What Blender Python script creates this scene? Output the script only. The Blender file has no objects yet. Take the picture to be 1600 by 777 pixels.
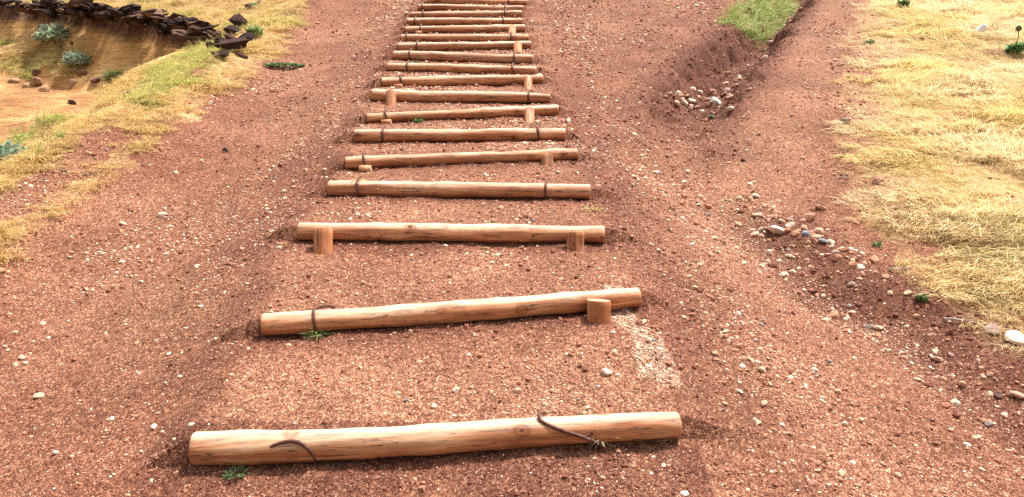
import bpy, bmesh, math, random
import numpy as np
from mathutils import Vector, Matrix, Euler
from math import radians, sin, cos, tan, pi

random.seed(7)
rng = np.random.default_rng(11)
scene = bpy.context.scene
col = scene.collection

# ------------------------------------------------------------------ camera, sky, sun, exposure
F_PX = 1164.0                       # focal length in pixels of the 1600 px wide photograph
CAM_H = 1.63
PITCH = 12.0
cam_data = bpy.data.cameras.new("camera")
cam_data.sensor_width = 36.0
cam_data.lens = 36.0 * F_PX / 1600.0
cam_data.clip_start = 0.05
cam_data.clip_end = 600.0
cam = bpy.data.objects.new("camera", cam_data)
cam.location = (0, 0, CAM_H)
cam.rotation_euler = (radians(90 - PITCH), 0, 0)
col.objects.link(cam)
scene.camera = cam

SUN_EL, SUN_AZ = 66.0, 52.0         # azimuth measured from +Y (uphill) towards +X
world = bpy.data.worlds.new("World")
scene.world = world
world.use_nodes = True
wn = world.node_tree
for n in list(wn.nodes):
    wn.nodes.remove(n)
w_out = wn.nodes.new("ShaderNodeOutputWorld")
w_bg = wn.nodes.new("ShaderNodeBackground")
w_sky = wn.nodes.new("ShaderNodeTexSky")
w_sky.sky_type = 'NISHITA'
w_sky.sun_disc = False
w_sky.sun_elevation = radians(SUN_EL)
w_sky.sun_rotation = radians(SUN_AZ)
w_sky.air_density = 1.0
w_sky.dust_density = 6.0
w_sky.ozone_density = 1.0
w_bg.inputs["Strength"].default_value = 0.14
w_hs = wn.nodes.new("ShaderNodeHueSaturation")      # thin bright cloud: the sky is nearly white
w_hs.inputs["Saturation"].default_value = 0.12
w_hs.inputs["Value"].default_value = 1.0
wn.links.new(w_sky.outputs[0], w_hs.inputs["Color"])
wn.links.new(w_hs.outputs[0], w_bg.inputs[0])
wn.links.new(w_bg.outputs[0], w_out.inputs[0])

sun_data = bpy.data.lights.new("sun", 'SUN')
sun_data.energy = 4.0
sun_data.angle = radians(5)
sun_data.color = (1.0, 0.955, 0.89)
sun = bpy.data.objects.new("sun", sun_data)
_sd = Vector((sin(radians(SUN_AZ)) * cos(radians(SUN_EL)), cos(radians(SUN_AZ)) * cos(radians(SUN_EL)), sin(radians(SUN_EL))))
sun.rotation_euler = _sd.to_track_quat('Z', 'Y').to_euler()
col.objects.link(sun)

scene.view_settings.view_transform = 'Standard'
scene.view_settings.look = 'None'
scene.view_settings.gamma = 1.0
scene.view_settings.exposure = 0.74
scene.render.engine = 'CYCLES'
scene.cycles.max_bounces = 5
scene.cycles.use_denoising = False

# ------------------------------------------------------------------ numeric helpers
def _hash(ix, iy, seed):
    h = (ix.astype(np.int64) * 374761393 + iy.astype(np.int64) * 668265263 + seed * 1442695041) & 0xFFFFFFFF
    h = ((h ^ (h >> 13)) * 1274126177) & 0xFFFFFFFF
    h = ((h ^ (h >> 16)) * 2246822519) & 0xFFFFFFFF
    return ((h ^ (h >> 15)) & 0xFFFFFF) / float(0xFFFFFF)

def noise(x, y, s=1.0, seed=0):
    """gradient noise, about -1..1; s = features per metre"""
    x = np.asarray(x, float) * s + seed * 17.13; y = np.asarray(y, float) * s + seed * 5.71
    ix = np.floor(x); iy = np.floor(y); fx = x - ix; fy = y - iy
    u = fx * fx * fx * (fx * (fx * 6 - 15) + 10); v = fy * fy * fy * (fy * (fy * 6 - 15) + 10)
    def g(a, b, dx, dy):
        t = _hash(a, b, seed) * 2 * pi
        return np.cos(t) * dx + np.sin(t) * dy
    n00 = g(ix, iy, fx, fy); n10 = g(ix + 1, iy, fx - 1, fy)
    n01 = g(ix, iy + 1, fx, fy - 1); n11 = g(ix + 1, iy + 1, fx - 1, fy - 1)
    return 1.5 * ((n00 * (1 - u) + n10 * u) * (1 - v) + (n01 * (1 - u) + n11 * u) * v)

def fbm(x, y, s, octv=4, seed=0, gain=0.5):
    r = 0; a = 1.0
    for k in range(octv):
        r = r + a * noise(x, y, s * 2.03 ** k, seed + k); a *= gain
    return r

def sstep(x, a, b):
    t = np.clip((np.asarray(x, float) - a) / (b - a), 0, 1)
    return t * t * (3 - 2 * t)

def mix(a, b, t):
    return a * (1 - t) + b * t

TAN = 0.2493                                     # the hillside's slope
CP, SP = cos(radians(PITCH)), sin(radians(PITCH))
def ray(u, v):
    a = (u - 800.0) / F_PX; b = -(v - 388.5) / F_PX
    return np.array([a, CP + b * SP, -SP + b * CP])
def on_plane(u, v, off=0.0):
    d = ray(u, v)
    t = (off - CAM_H) / (d[2] - TAN * d[1])
    return np.array([0, 0, CAM_H]) + d * t

def poly_dist(x, y, pts, vals=None):
    """distance to a polyline, signed (+ = left of its direction), and a value interpolated along it"""
    x = np.asarray(x, float); y = np.asarray(y, float)
    best = np.full(x.shape, 1e9); sg = np.zeros(x.shape); val = np.zeros(x.shape)
    for i in range(len(pts) - 1):
        ax, ay = pts[i][:2]; bx, by = pts[i + 1][:2]
        dx, dy = bx - ax, by - ay; L2 = dx * dx + dy * dy
        t = np.clip(((x - ax) * dx + (y - ay) * dy) / L2, 0, 1)
        d = np.hypot(x - ax - t * dx, y - ay - t * dy)
        m = d < best
        s = np.sign(dx * (y - ay) - dy * (x - ax))
        best = np.where(m, d, best); sg = np.where(m, s, sg)
        if vals is not None:
            val = np.where(m, vals[i] * (1 - t) + vals[i + 1] * t, val)
    return best * sg, val

def in_poly(x, y, P):
    x = np.asarray(x, float); y = np.asarray(y, float)
    c = np.zeros(x.shape, bool); n = len(P)
    for i in range(n):
        x1, y1 = P[i][:2]; x2, y2 = P[(i + 1) % n][:2]
        if y1 == y2: continue
        m = ((y1 > y) != (y2 > y)) & (x < (x2 - x1) * (y - y1) / (y2 - y1) + x1)
        c ^= m
    return c

# ------------------------------------------------------------------ the log steps (centre line ends seen in the photograph, radius in metres)
# (u_left, v_left, u_right, v_right, r_left, r_right)
LOGS = [
 (303, 701, 1060, 664, .0495, .0405), (410, 508, 998, 464, .043, .041), (467, 362, 944, 366, .044, .042),
 (514, 294, 922, 300, .043, .041), (540, 255, 902, 241, .036, .035), (554, 213, 883, 210, .043, .040),
 (573, 185, 872, 172, .034, .038), (582, 149, 860, 154, .052, .036), (597, 129, 848, 124, .043, .041),
 (606, 105, 838, 111, .038, .040), (615, 87, 833, 93, .046, .043), (622, 74, 829, 71, .043, .045),
 (627, 60, 826, 60, .038, .044), (633, 47, 820, 45, .038, .050), (636, 35, 816, 34, .052, .040),
 (642, 24, 815, 22, .040, .048), (654, 12, 817, 14, .043, .044), (665, 2, 824, 4, .045, .045),
 (688, -9, 825, -6, .045, .045)]
LP = []
for (ul, vl, ur, vr, rl, rr) in LOGS:
    a = on_plane(ul, vl, .052); b = on_plane(ur, vr, .052)
    LP.append((a, b, rl, rr))
LEFT_Y = np.array([p[0][1] for p in LP]); LEFT_X = np.array([p[0][0] for p in LP])
RIGHT_Y = np.array([p[1][1] for p in LP]); RIGHT_X = np.array([p[1][0] for p in LP])

def W(u, v):
    p = on_plane(u, v); return (p[0], p[1])
RUT = [W(1275, -60), W(1262, -30), W(1228, 8), W(1190, 48), W(1145, 90), W(1105, 128), W(1070, 165), W(1055, 230), W(1090, 300)]
RUT_D = [.36, .38, .38, .36, .30, .20, .13, .06, .0]
RILL = [W(1120, 250), W(1165, 312), W(1235, 368), W(1300, 412), W(1400, 452), W(1480, 520), W(1600, 615), W(1750, 720)]
RILL_D = [.0, .05, .075, .075, .06, .05, .05, .03]
RPATH = [W(1310, -20), W(1280, 60), W(1250, 140), W(1200, 240), W(1130, 330), W(1170, 430), W(1290, 530), W(1450, 690), W(1600, 900)]
LPATH = [W(560, -10), W(470, 120), W(330, 290), W(230, 480), W(100, 700)]
MEADOW = [W(1345, -5), W(1335, 30), W(1318, 90), W(1308, 150), W(1305, 210), W(1325, 270), W(1350, 320), W(1380, 370),
          W(1410, 425), W(1450, 470), W(1500, 505), W(1560, 545), W(1610, 585), W(1750, 670)]
CREST = [(-2.75, -3), (-2.8, 2), (-2.95, 4.2), (-2.9, 6.0), (-3.0, 8.0), (-2.95, 9.5), (-2.95, 11.5), (-3.3, 15), (-4, 30)]
CLIFF = [(-30, 17.5), (-14, 16.0), (-10.3, 15.0), (-8.4, 13.9), (-6.6, 12.6), (-5.2, 11.6), (-4.25, 10.5), (-3.6, 9.7)]
BANKS = [W(1400, 10), W(1425, 22), W(1460, 40), W(1500, 56), W(1545, 64)]

FLUTE_X = -5.55
def ramp(x, y):
    y = np.asarray(y, float)
    z = TAN * np.minimum(y, 20) + .12 * np.maximum(np.minimum(y, 45) - 20, 0) + .02 * np.maximum(y - 45, 0)
    z = np.where(y < -2, -2 * TAN + (y + 2) * .1, z)
    return z

def stair_frac(x, y):
    """height of the treads and how much a point belongs to the flight"""
    x = np.asarray(x, float); y = np.asarray(y, float)
    xl = np.interp(y, LEFT_Y, LEFT_X); xr = np.interp(y, RIGHT_Y, RIGHT_X)
    e = np.maximum(xl - x, x - xr)
    side = np.where(x > (xl + xr) / 2, 1, -1)
    z = np.zeros(x.shape)
    Y = []; Z = []; R = []
    for a, b, rl, rr in LP:
        t = (x - a[0]) / (b[0] - a[0])
        Y.append(a[1] + (b[1] - a[1]) * t); Z.append(a[2] + (b[2] - a[2]) * np.clip(t, -.3, 1.3)); R.append((rl + rr) / 2)
    z = Z[0] - .95 * R[0] + (y - Y[0]) * TAN
    tread = np.zeros(x.shape)
    for i in range(len(Y)):
        if i + 1 < len(Y):
            s = np.clip((y - Y[i]) / (Y[i + 1] - Y[i]), 0, 1)
            zi = mix(Z[i] + .70 * R[i], Z[i + 1] - 1.03 * R[i + 1], s)
        else:
            zi = Z[i] + .3 * R[i] + (y - Y[i]) * TAN; s = 0
        m = y >= Y[i]
        z = np.where(m, zi, z); tread = np.where(m, s, tread)
    return z, e, side, tread

def H0(x, y):
    """large shape of the land"""
    x = np.asarray(x, float); y = np.asarray(y, float)
    base = ramp(x, y)
    z = base + .035 * fbm(x, y, .45, 3, 3)
    zs, e, side, tr = stair_frac(x, y)
    dr = np.interp(y, [1.5, 2.4, 3.4, 5, 8, 12], [.10, .13, .17, .15, .08, .03])
    dl = np.interp(y, [1.5, 2.4, 3.4, 5, 8, 12], [.05, .08, .13, .13, .09, .05])
    prof_r = sstep(e, .02, .85) * (1 - .75 * sstep(e, 1.1, 2.2))
    prof_l = sstep(e, .02, .85) * (1 - .9 * sstep(e, 1.0, 1.9))
    z = z - np.where(side > 0, dr * prof_r, dl * prof_l)
    w = 1 - sstep(e + .05 * noise(x, y, 3.1, 9), -.02, .22)
    w = w * (1 - sstep(y, 13.5, 15))
    z = mix(z, zs + .006 * fbm(x, y, 2.5, 2, 5), w)
    # washed out rut beside the right path
    d, dep = poly_dist(x, y, RUT, RUT_D)
    dn = d + .13 * fbm(x, y, 2.2, 4, 21)
    # RUT runs downhill (towards the camera), so + is its right-hand side seen from below ... left when facing down
    prof = np.where(dn > 0, 1 - sstep(dn, .02, .38), 1 - sstep(-dn, .16, .50) ** .8)
    z = z - dep * prof + sstep(dep, .05, .25) * sstep(prof, .02, .3) * (.045 * fbm(x, y, 5, 4, 25, .6) + .03 * np.abs(noise(x, y, 9, 29)))
    d, dep = poly_dist(x, y, RILL, RILL_D)
    z = z - dep * (1 - sstep(np.abs(d + .05 * fbm(x, y, 3, 2, 31)), .02, .30))
    # meadow on the right stands a little higher and is lumpy
    d, _ = poly_dist(x, y, MEADOW)
    inm = sstep(d * 1.0, -.10, .9)           # MEADOW runs towards the camera: + is the meadow side
    inm = np.where(x < 0, 0, inm)
    z = z + inm * (.04 + .045 * fbm(x, y, 1.1, 3, 41) + .022 * noise(x * .8, y * 1.2, 3.2, 43) + .012 * noise(x, y, 7, 45))
    db, _ = poly_dist(x, y, BANKS)
    z = z + np.where(x > 0, .09 * sstep(-db, -.02, .10) * (1 - sstep(-db, .2, 1.4)) * (1 - sstep(np.abs(db), 1.2, 1.5)), 0)
    # gully on the left
    d, _ = poly_dist(x, y, CREST)             # CREST runs uphill: + is its left side
    d = d + .10 * fbm(x, y, .9, 3, 51)
    z = z + .07 * np.exp(-((d + .05) / .30) ** 2) * (x < 0) * (1 + .5 * noise(x, y, 2.5, 53))
    B = np.interp(y, [4.5, 6.5, 7.6, 8.6, 9.6, 10.6, 12], [.40, .65, 1.0, 1.5, 1.65, 1.5, 1.2])
    drop = .27 * np.clip(d, 0, 9) * (d < B) + (.27 * B + 1.25 * (d - B)) * (d >= B)
    S = z - drop
    Fl = 0.97 + .155 * (y - 8) + .05 * fbm(x, y, .8, 4, 61) + .16 * np.exp(-((x + 7.0) ** 2 / 1.6 + (y - 10.6) ** 2 / .8))
    Fl = Fl + .55 * np.exp(-(((x + 9.6) / 2.0) ** 2 + ((y - 13.2) / .95) ** 2)) * (1 + .2 * fbm(x, y, 1.5, 3, 63))
    Fl = np.where(y < 5, Fl - .1 * (5 - y), Fl)
    P = base - .19 - .045 * np.clip(-4.2 - x, 0, 5) - .10 * np.clip(-9.0 - x, 0, 4) + .05 * fbm(x, y, .7, 3, 71)
    dc, _ = poly_dist(x, y, CLIFF)            # CLIFF runs left to right: + is uphill
    dcn = dc + .16 * fbm(x, y, 1.3, 3, 81) + .05 * noise(x, y, 5, 83)
    t = np.clip((dcn + .80) / .82, 0, 1) ** 1.15
    flute = (.03 * noise(x * 3.2 + y, y * .6, 1.0, 85) - .12 * np.exp(-((x - FLUTE_X - .25 * (y - 11)) / .16) ** 2)) * t * (1 - t) * 4
    t2 = sstep(dcn, -.02, .10)
    G = Fl + (P - .16 - Fl) * t + flute + t * t * (.05 * noise(x, y, 7, 87) + .03 * noise(x, y, 15, 88))
    G = mix(G, P, t2)
    zl = np.maximum(S, G) 
    k = .12                                    # soft join
    h = np.clip(.5 + .5 * (S - G) / k, 0, 1)
    zl = G * (1 - h) + S * h + k * h * (1 - h)
    zl = np.where(d > 0, np.minimum(zl, np.where(d > 1e-6, z, z)), z)
    z = mix(z, zl, sstep(d, 0, .12))
    z = z + .20 * np.exp(-(((x + 3.83) / .42) ** 2 + ((y - 5.75) / .40) ** 2))
    return z

def H(x, y):
    x = np.asarray(x, float); y = np.asarray(y, float)
    z = H0(x, y)
    z = z + .008 * fbm(x, y, 5.0, 3, 101) + .0035 * fbm(x, y, 24.0, 3, 105, .6)
    return z

def hit(u, v):
    """where the sight line through a photograph point meets the land"""
    d = ray(u, v)
    t = np.concatenate([np.arange(1.6, 16, .01), np.arange(16, 60, .05)])
    zz = CAM_H + d[2] * t
    g = H0(d[0] * t, d[1] * t)
    b = np.nonzero(zz < g)[0]
    k = b[0] if len(b) else len(t) - 1
    return np.array([d[0] * t[k], d[1] * t[k], float(g[k])])

def hitp(*pts):
    return [tuple(hit(u, v)[:2]) for u, v in pts]

# ------------------------------------------------------------------ ground cover zones (world polygons)
Z_MEADOW = hitp((1345, -12), (1335, 30), (1318, 90), (1308, 150), (1303, 210), (1318, 270), (1340, 320), (1368, 370),
                (1405, 425), (1450, 470), (1500, 505), (1560, 545), (1610, 585), (1750, 690)) + [(4, .5), (60, -5), (60, 90), (12, 90), (7.5, 20)]
Z_VERGE = hitp((-160, 520), (-60, 440), (0, 402), (60, 362), (110, 322), (160, 292), (225, 240), (300, 180), (355, 140), (408, 108),
               (440, 75), (468, 35), (487, -5)) + [(-3.4, 20), (-4, 90), (-60, 90), (-60, -5), (-3, -5)]
Z_MOUND = hitp((-60, 64), (60, 62), (110, 72), (128, 95), (112, 128), (60, 124), (0, 112), (-60, 112))
Z_GREEN = hitp((345, 58), (356, 88), (318, 116), (275, 146), (222, 176), (205, 140), (232, 112), (262, 76))
Z_PALE = hitp((955, 475), (985, 480), (1030, 530), (1075, 590), (1050, 600), (1000, 560), (960, 505))
Z_STEPFLANK = []

def zones(x, y):
    """0..1 masks: grass cover, green in it, sand, fresh dark soil with painted shade at log feet, pale gravel"""
    x = np.asarray(x, float); y = np.asarray(y, float)
    jx = x + .10 * fbm(x, y, 2.0, 3, 201); jy = y + .16 * fbm(x, y, 2.0, 3, 205)
    meadow = in_poly(jx, jy, Z_MEADOW).astype(float)
    dm, _ = poly_dist(jx, jy, Z_MEADOW[:14])
    meadow = meadow * mix(.45 + .55 * sstep(np.abs(dm), .05, .6), 1, (y > 20))
    verge = in_poly(jx, jy, Z_VERGE).astype(float)
    dcr, _ = poly_dist(x, y, CREST)
    dc, _ = poly_dist(x, y, CLIFF)
    dcn = dc + .16 * fbm(x, y, 1.3, 3, 81) + .05 * noise(x, y, 5, 83)
    gully = (dcr > 1.25 + .25 * noise(x, y, 1.2, 211)) & (dcn < 0.12)
    gully = gully | ((dcr > .05) & (y < 6.8) & (x < -3.2) & (dcn < .1) & (dcr > .45 + .2 * noise(x, y, 2, 212)))
    mound = in_poly(jx, jy, Z_MOUND)
    left = verge * np.where(gully & ~mound, 0, 1)
    left = np.where(((x + 3.83) / .45) ** 2 + ((y - 5.85) / .42) ** 2 < 1, 1, left)
    sand = np.where(gully | ((x < -3.0) & (verge < .5)), 1.0, 0.0)
    # verge near the crest is patchy: soil strip with stones between two straw strips
    dv, _ = poly_dist(jx, jy, Z_VERGE[:13])
    dv = np.abs(dv)
    patch = np.where((y < 5.3) & (dcr < -.08), np.where((dv > .12 + .05 * noise(x, y, 2, 77)) & (dv < .50), .06, .75), 1.0)
    left = left * patch * mix(.55 + .45 * sstep(dv, .02, .25), 1, (dcr > .3))
    grass = np.clip(meadow + left, 0, 1)
    green = in_poly(jx, jy, Z_GREEN).astype(float) * .85 + mound * sstep(noise(x, y, .9, 222), -.7, .2) * .8
    green = green + .7 * np.clip(fbm(x, y, .9, 3, 231) - .15, 0, .6) * (x > 0) + .6 * (x < 0) * (dcn > .1) * sstep(fbm(x, y, .8, 3, 224), -.2, .5)
    green = green + np.where(((x + 3.72) / .40) ** 2 + ((y - 5.8) / .30) ** 2 < 1, .9, 0)
    # fresh dark soil: flanks of the flight, rut banks; log feet: soil with painted shade
    zs, e, side, tr = stair_frac(x, y)
    dark = (sstep(e, -.02, .10) * (1 - sstep(e, .25, .62))) * np.where(side < 0, .35, .5) * (1 - sstep(y, 5, 7.5)) * np.clip(.8 + .7 * fbm(x, y, 2.2, 3, 241), 0, 1)
    dark = np.maximum(dark, (e < .05) * sstep(tr, .72, .93) * .75)  # soft shade band below each log, painted together with its loose soil
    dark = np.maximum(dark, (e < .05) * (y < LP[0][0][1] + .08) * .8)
    d, dep = poly_dist(x, y, RUT, RUT_D)
    dark = np.maximum(dark, sstep(dep, .05, .2) * (1 - sstep(np.where(d > 0, d * 1.4, -d * .95), .38, .80)))
    d, dep = poly_dist(x, y, RILL, RILL_D)
    dark = np.maximum(dark, .8 * sstep(dep, .02, .05) * (1 - sstep(np.abs(d - .18), .1, .38)))
    pale = in_poly(jx, jy, Z_PALE).astype(float)
    return grass, np.clip(green, 0, 1), sand, np.clip(dark, 0, 1), pale

# ------------------------------------------------------------------ material helpers
def new_mat(name):
    m = bpy.data.materials.new(name); m.use_nodes = True
    nt = m.node_tree
    b = nt.nodes["Principled BSDF"]
    b.inputs["Roughness"].default_value = .9
    b.inputs["Specular IOR Level"].default_value = .25
    return m, nt, b
def N(nt, kind, **kw):
    n = nt.nodes.new(kind)
    for k, v in kw.items():
        if k.startswith("i_"):
            n.inputs[k[2:].replace("_", " ")].default_value = v
        else:
            setattr(n, k, v)
    return n
def ramp_node(nt, stops, interp='LINEAR'):
    r = nt.nodes.new("ShaderNodeValToRGB"); r.color_ramp.interpolation = interp
    el = r.color_ramp.elements
    el[0].position = stops[0][0]; el[0].color = (*stops[0][1], 1)
    el[1].position = stops[1][0]; el[1].color = (*stops[1][1], 1)
    for p, c in stops[2:]:
        e = el.new(p); e.color = (*c, 1)
    return r
def mul(nt, a, b, fac=1.0, mode='MULTIPLY'):
    m = nt.nodes.new("ShaderNodeMix"); m.data_type = 'RGBA'; m.blend_type = mode
    if isinstance(fac, (int, float)): m.inputs[0].default_value = fac
    else: nt.links.new(fac, m.inputs[0])
    for s, i in ((a, 6), (b, 7)):
        if isinstance(s, tuple): m.inputs[i].default_value = (*s, 1)
        else: nt.links.new(s, m.inputs[i])
    return m.outputs[2]

def ground_material():
    m, nt, b = new_mat("ground_soil")
    L = nt.links
    tc = N(nt, "ShaderNodeTexCoord")
    tone = N(nt, "ShaderNodeAttribute", attribute_name="tone")
    grit = N(nt, "ShaderNodeAttribute", attribute_name="grit")
    # grains: cells about 4 mm and 9 mm across, each with its own tone
    v1 = N(nt, "ShaderNodeTexVoronoi", i_Scale=330.0); L.new(tc.outputs["Object"], v1.inputs["Vector"])
    v2 = N(nt, "ShaderNodeTexVoronoi", i_Scale=150.0); L.new(tc.outputs["Object"], v2.inputs["Vector"])
    v3 = N(nt, "ShaderNodeTexVoronoi", i_Scale=62.0); L.new(tc.outputs["Object"], v3.inputs["Vector"])
    sep1 = N(nt, "ShaderNodeSeparateColor"); L.new(v1.outputs["Color"], sep1.inputs[0])
    sep2 = N(nt, "ShaderNodeSeparateColor"); L.new(v2.outputs["Color"], sep2.inputs[0])
    sep3 = N(nt, "ShaderNodeSeparateColor"); L.new(v3.outputs["Color"], sep3.inputs[0])
    g = [(0.0, (.42, .36, .34)), (.45, (.78, .74, .72)), (.75, (1.05, 1.05, 1.05)), (.92, (1.3, 1.4, 1.4)), (1.0, (1.7, 2.2, 2.2))]
    r1 = ramp_node(nt, g); L.new(sep1.outputs[0], r1.inputs[0])
    r2 = ramp_node(nt, g); L.new(sep2.outputs[1], r2.inputs[0])
    r3 = ramp_node(nt, [(0, (.75, .7, .68)), (.6, (1, 1, 1)), (.93, (1.05, 1.08, 1.1)), (1.0, (1.4, 1.7, 1.75))]); L.new(sep3.outputs[1], r3.inputs[0])
    c = mul(nt, tone.outputs["Color"], r1.outputs[0], grit.outputs["Fac"])
    c = mul(nt, c, r2.outputs[0], grit.outputs["Fac"])
    c = mul(nt, c, r3.outputs[0], grit.outputs["Fac"])
    n1 = N(nt, "ShaderNodeTexNoise", i_Scale=2.2, i_Detail=5.0); L.new(tc.outputs["Object"], n1.inputs["Vector"])
    rr = ramp_node(nt, [(.3, (.80, .76, .74)), (.7, (1.18, 1.2, 1.22))]); L.new(n1.outputs["Fac"], rr.inputs[0])
    c = mul(nt, c, rr.outputs[0])
    # thin strata and stains of the sandy cliff
    sm = N(nt, "ShaderNodeAttribute", attribute_name="sandy")
    mp = N(nt, "ShaderNodeMapping"); mp.inputs["Scale"].default_value = (1.2, 1.2, 16)
    L.new(tc.outputs["Object"], mp.inputs[0])
    n2 = N(nt, "ShaderNodeTexNoise", i_Scale=2.0, i_Detail=6.0, i_Roughness=.62); L.new(mp.outputs[0], n2.inputs["Vector"])
    r4 = ramp_node(nt, [(.30, (.50, .42, .34)), (.46, (.95, .92, .9)), (.60, (1.08, 1.1, 1.1)), (.75, (1.3, 1.25, 1.15))]); L.new(n2.outputs["Fac"], r4.inputs[0])
    c = mul(nt, c, r4.outputs[0], sm.outputs["Fac"])
    L.new(c, b.inputs["Base Color"])
    b1 = N(nt, "ShaderNodeBump", i_Strength=.9, i_Distance=.004); b1.invert = True
    L.new(v2.outputs["Distance"], b1.inputs["Height"])
    b2 = N(nt, "ShaderNodeBump", i_Strength=.8, i_Distance=.002); b2.invert = True
    L.new(v1.outputs["Distance"], b2.inputs["Height"]); L.new(b1.outputs[0], b2.inputs["Normal"])
    n3 = N(nt, "ShaderNodeTexNoise", i_Scale=30.0, i_Detail=4.0); L.new(tc.outputs["Object"], n3.inputs["Vector"])
    b3 = N(nt, "ShaderNodeBump", i_Strength=.7, i_Distance=.012)
    L.new(n3.outputs["Fac"], b3.inputs["Height"]); L.new(b2.outputs[0], b3.inputs["Normal"])
    L.new(b3.outputs[0], b.inputs["Normal"])
    b.inputs["Roughness"].default_value = .95
    return m

def tinted_material(name, kind, rough=.85, bump=0.0, transl=0.0, vary=.25, scale=60):
    """colour comes from the scattered piece's own tint (kind INSTANCER) or from the object's colour"""
    m, nt, b = new_mat(name); L = nt.links
    if kind == 'OBJECT':
        src = N(nt, "ShaderNodeObjectInfo").outputs["Color"]
    else:
        src = N(nt, "ShaderNodeAttribute", attribute_name="tint", attribute_type='INSTANCER').outputs["Color"]
    tc = N(nt, "ShaderNodeTexCoord")
    n1 = N(nt, "ShaderNodeTexNoise", i_Scale=float(scale), i_Detail=4.0); L.new(tc.outputs["Object"], n1.inputs["Vector"])
    r = ramp_node(nt, [(.3, (1 - vary,) * 3), (.7, (1 + vary,) * 3)]); L.new(n1.outputs["Fac"], r.inputs[0])
    c = mul(nt, src, r.outputs[0])
    L.new(c, b.inputs["Base Color"]); b.inputs["Roughness"].default_value = rough
    if bump:
        bp = N(nt, "ShaderNodeBump", i_Strength=.8, i_Distance=bump)
        L.new(n1.outputs["Fac"], bp.inputs["Height"]); L.new(bp.outputs[0], b.inputs["Normal"])
    if transl:
        tr = N(nt, "ShaderNodeBsdfTranslucent"); L.new(c, tr.inputs[0])
        mx = N(nt, "ShaderNodeMixShader"); mx.inputs[0].default_value = transl
        L.new(b.outputs[0], mx.inputs[1]); L.new(tr.outputs[0], mx.inputs[2])
        L.new(mx.outputs[0], nt.nodes["Material Output"].inputs[0])
    return m

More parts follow.
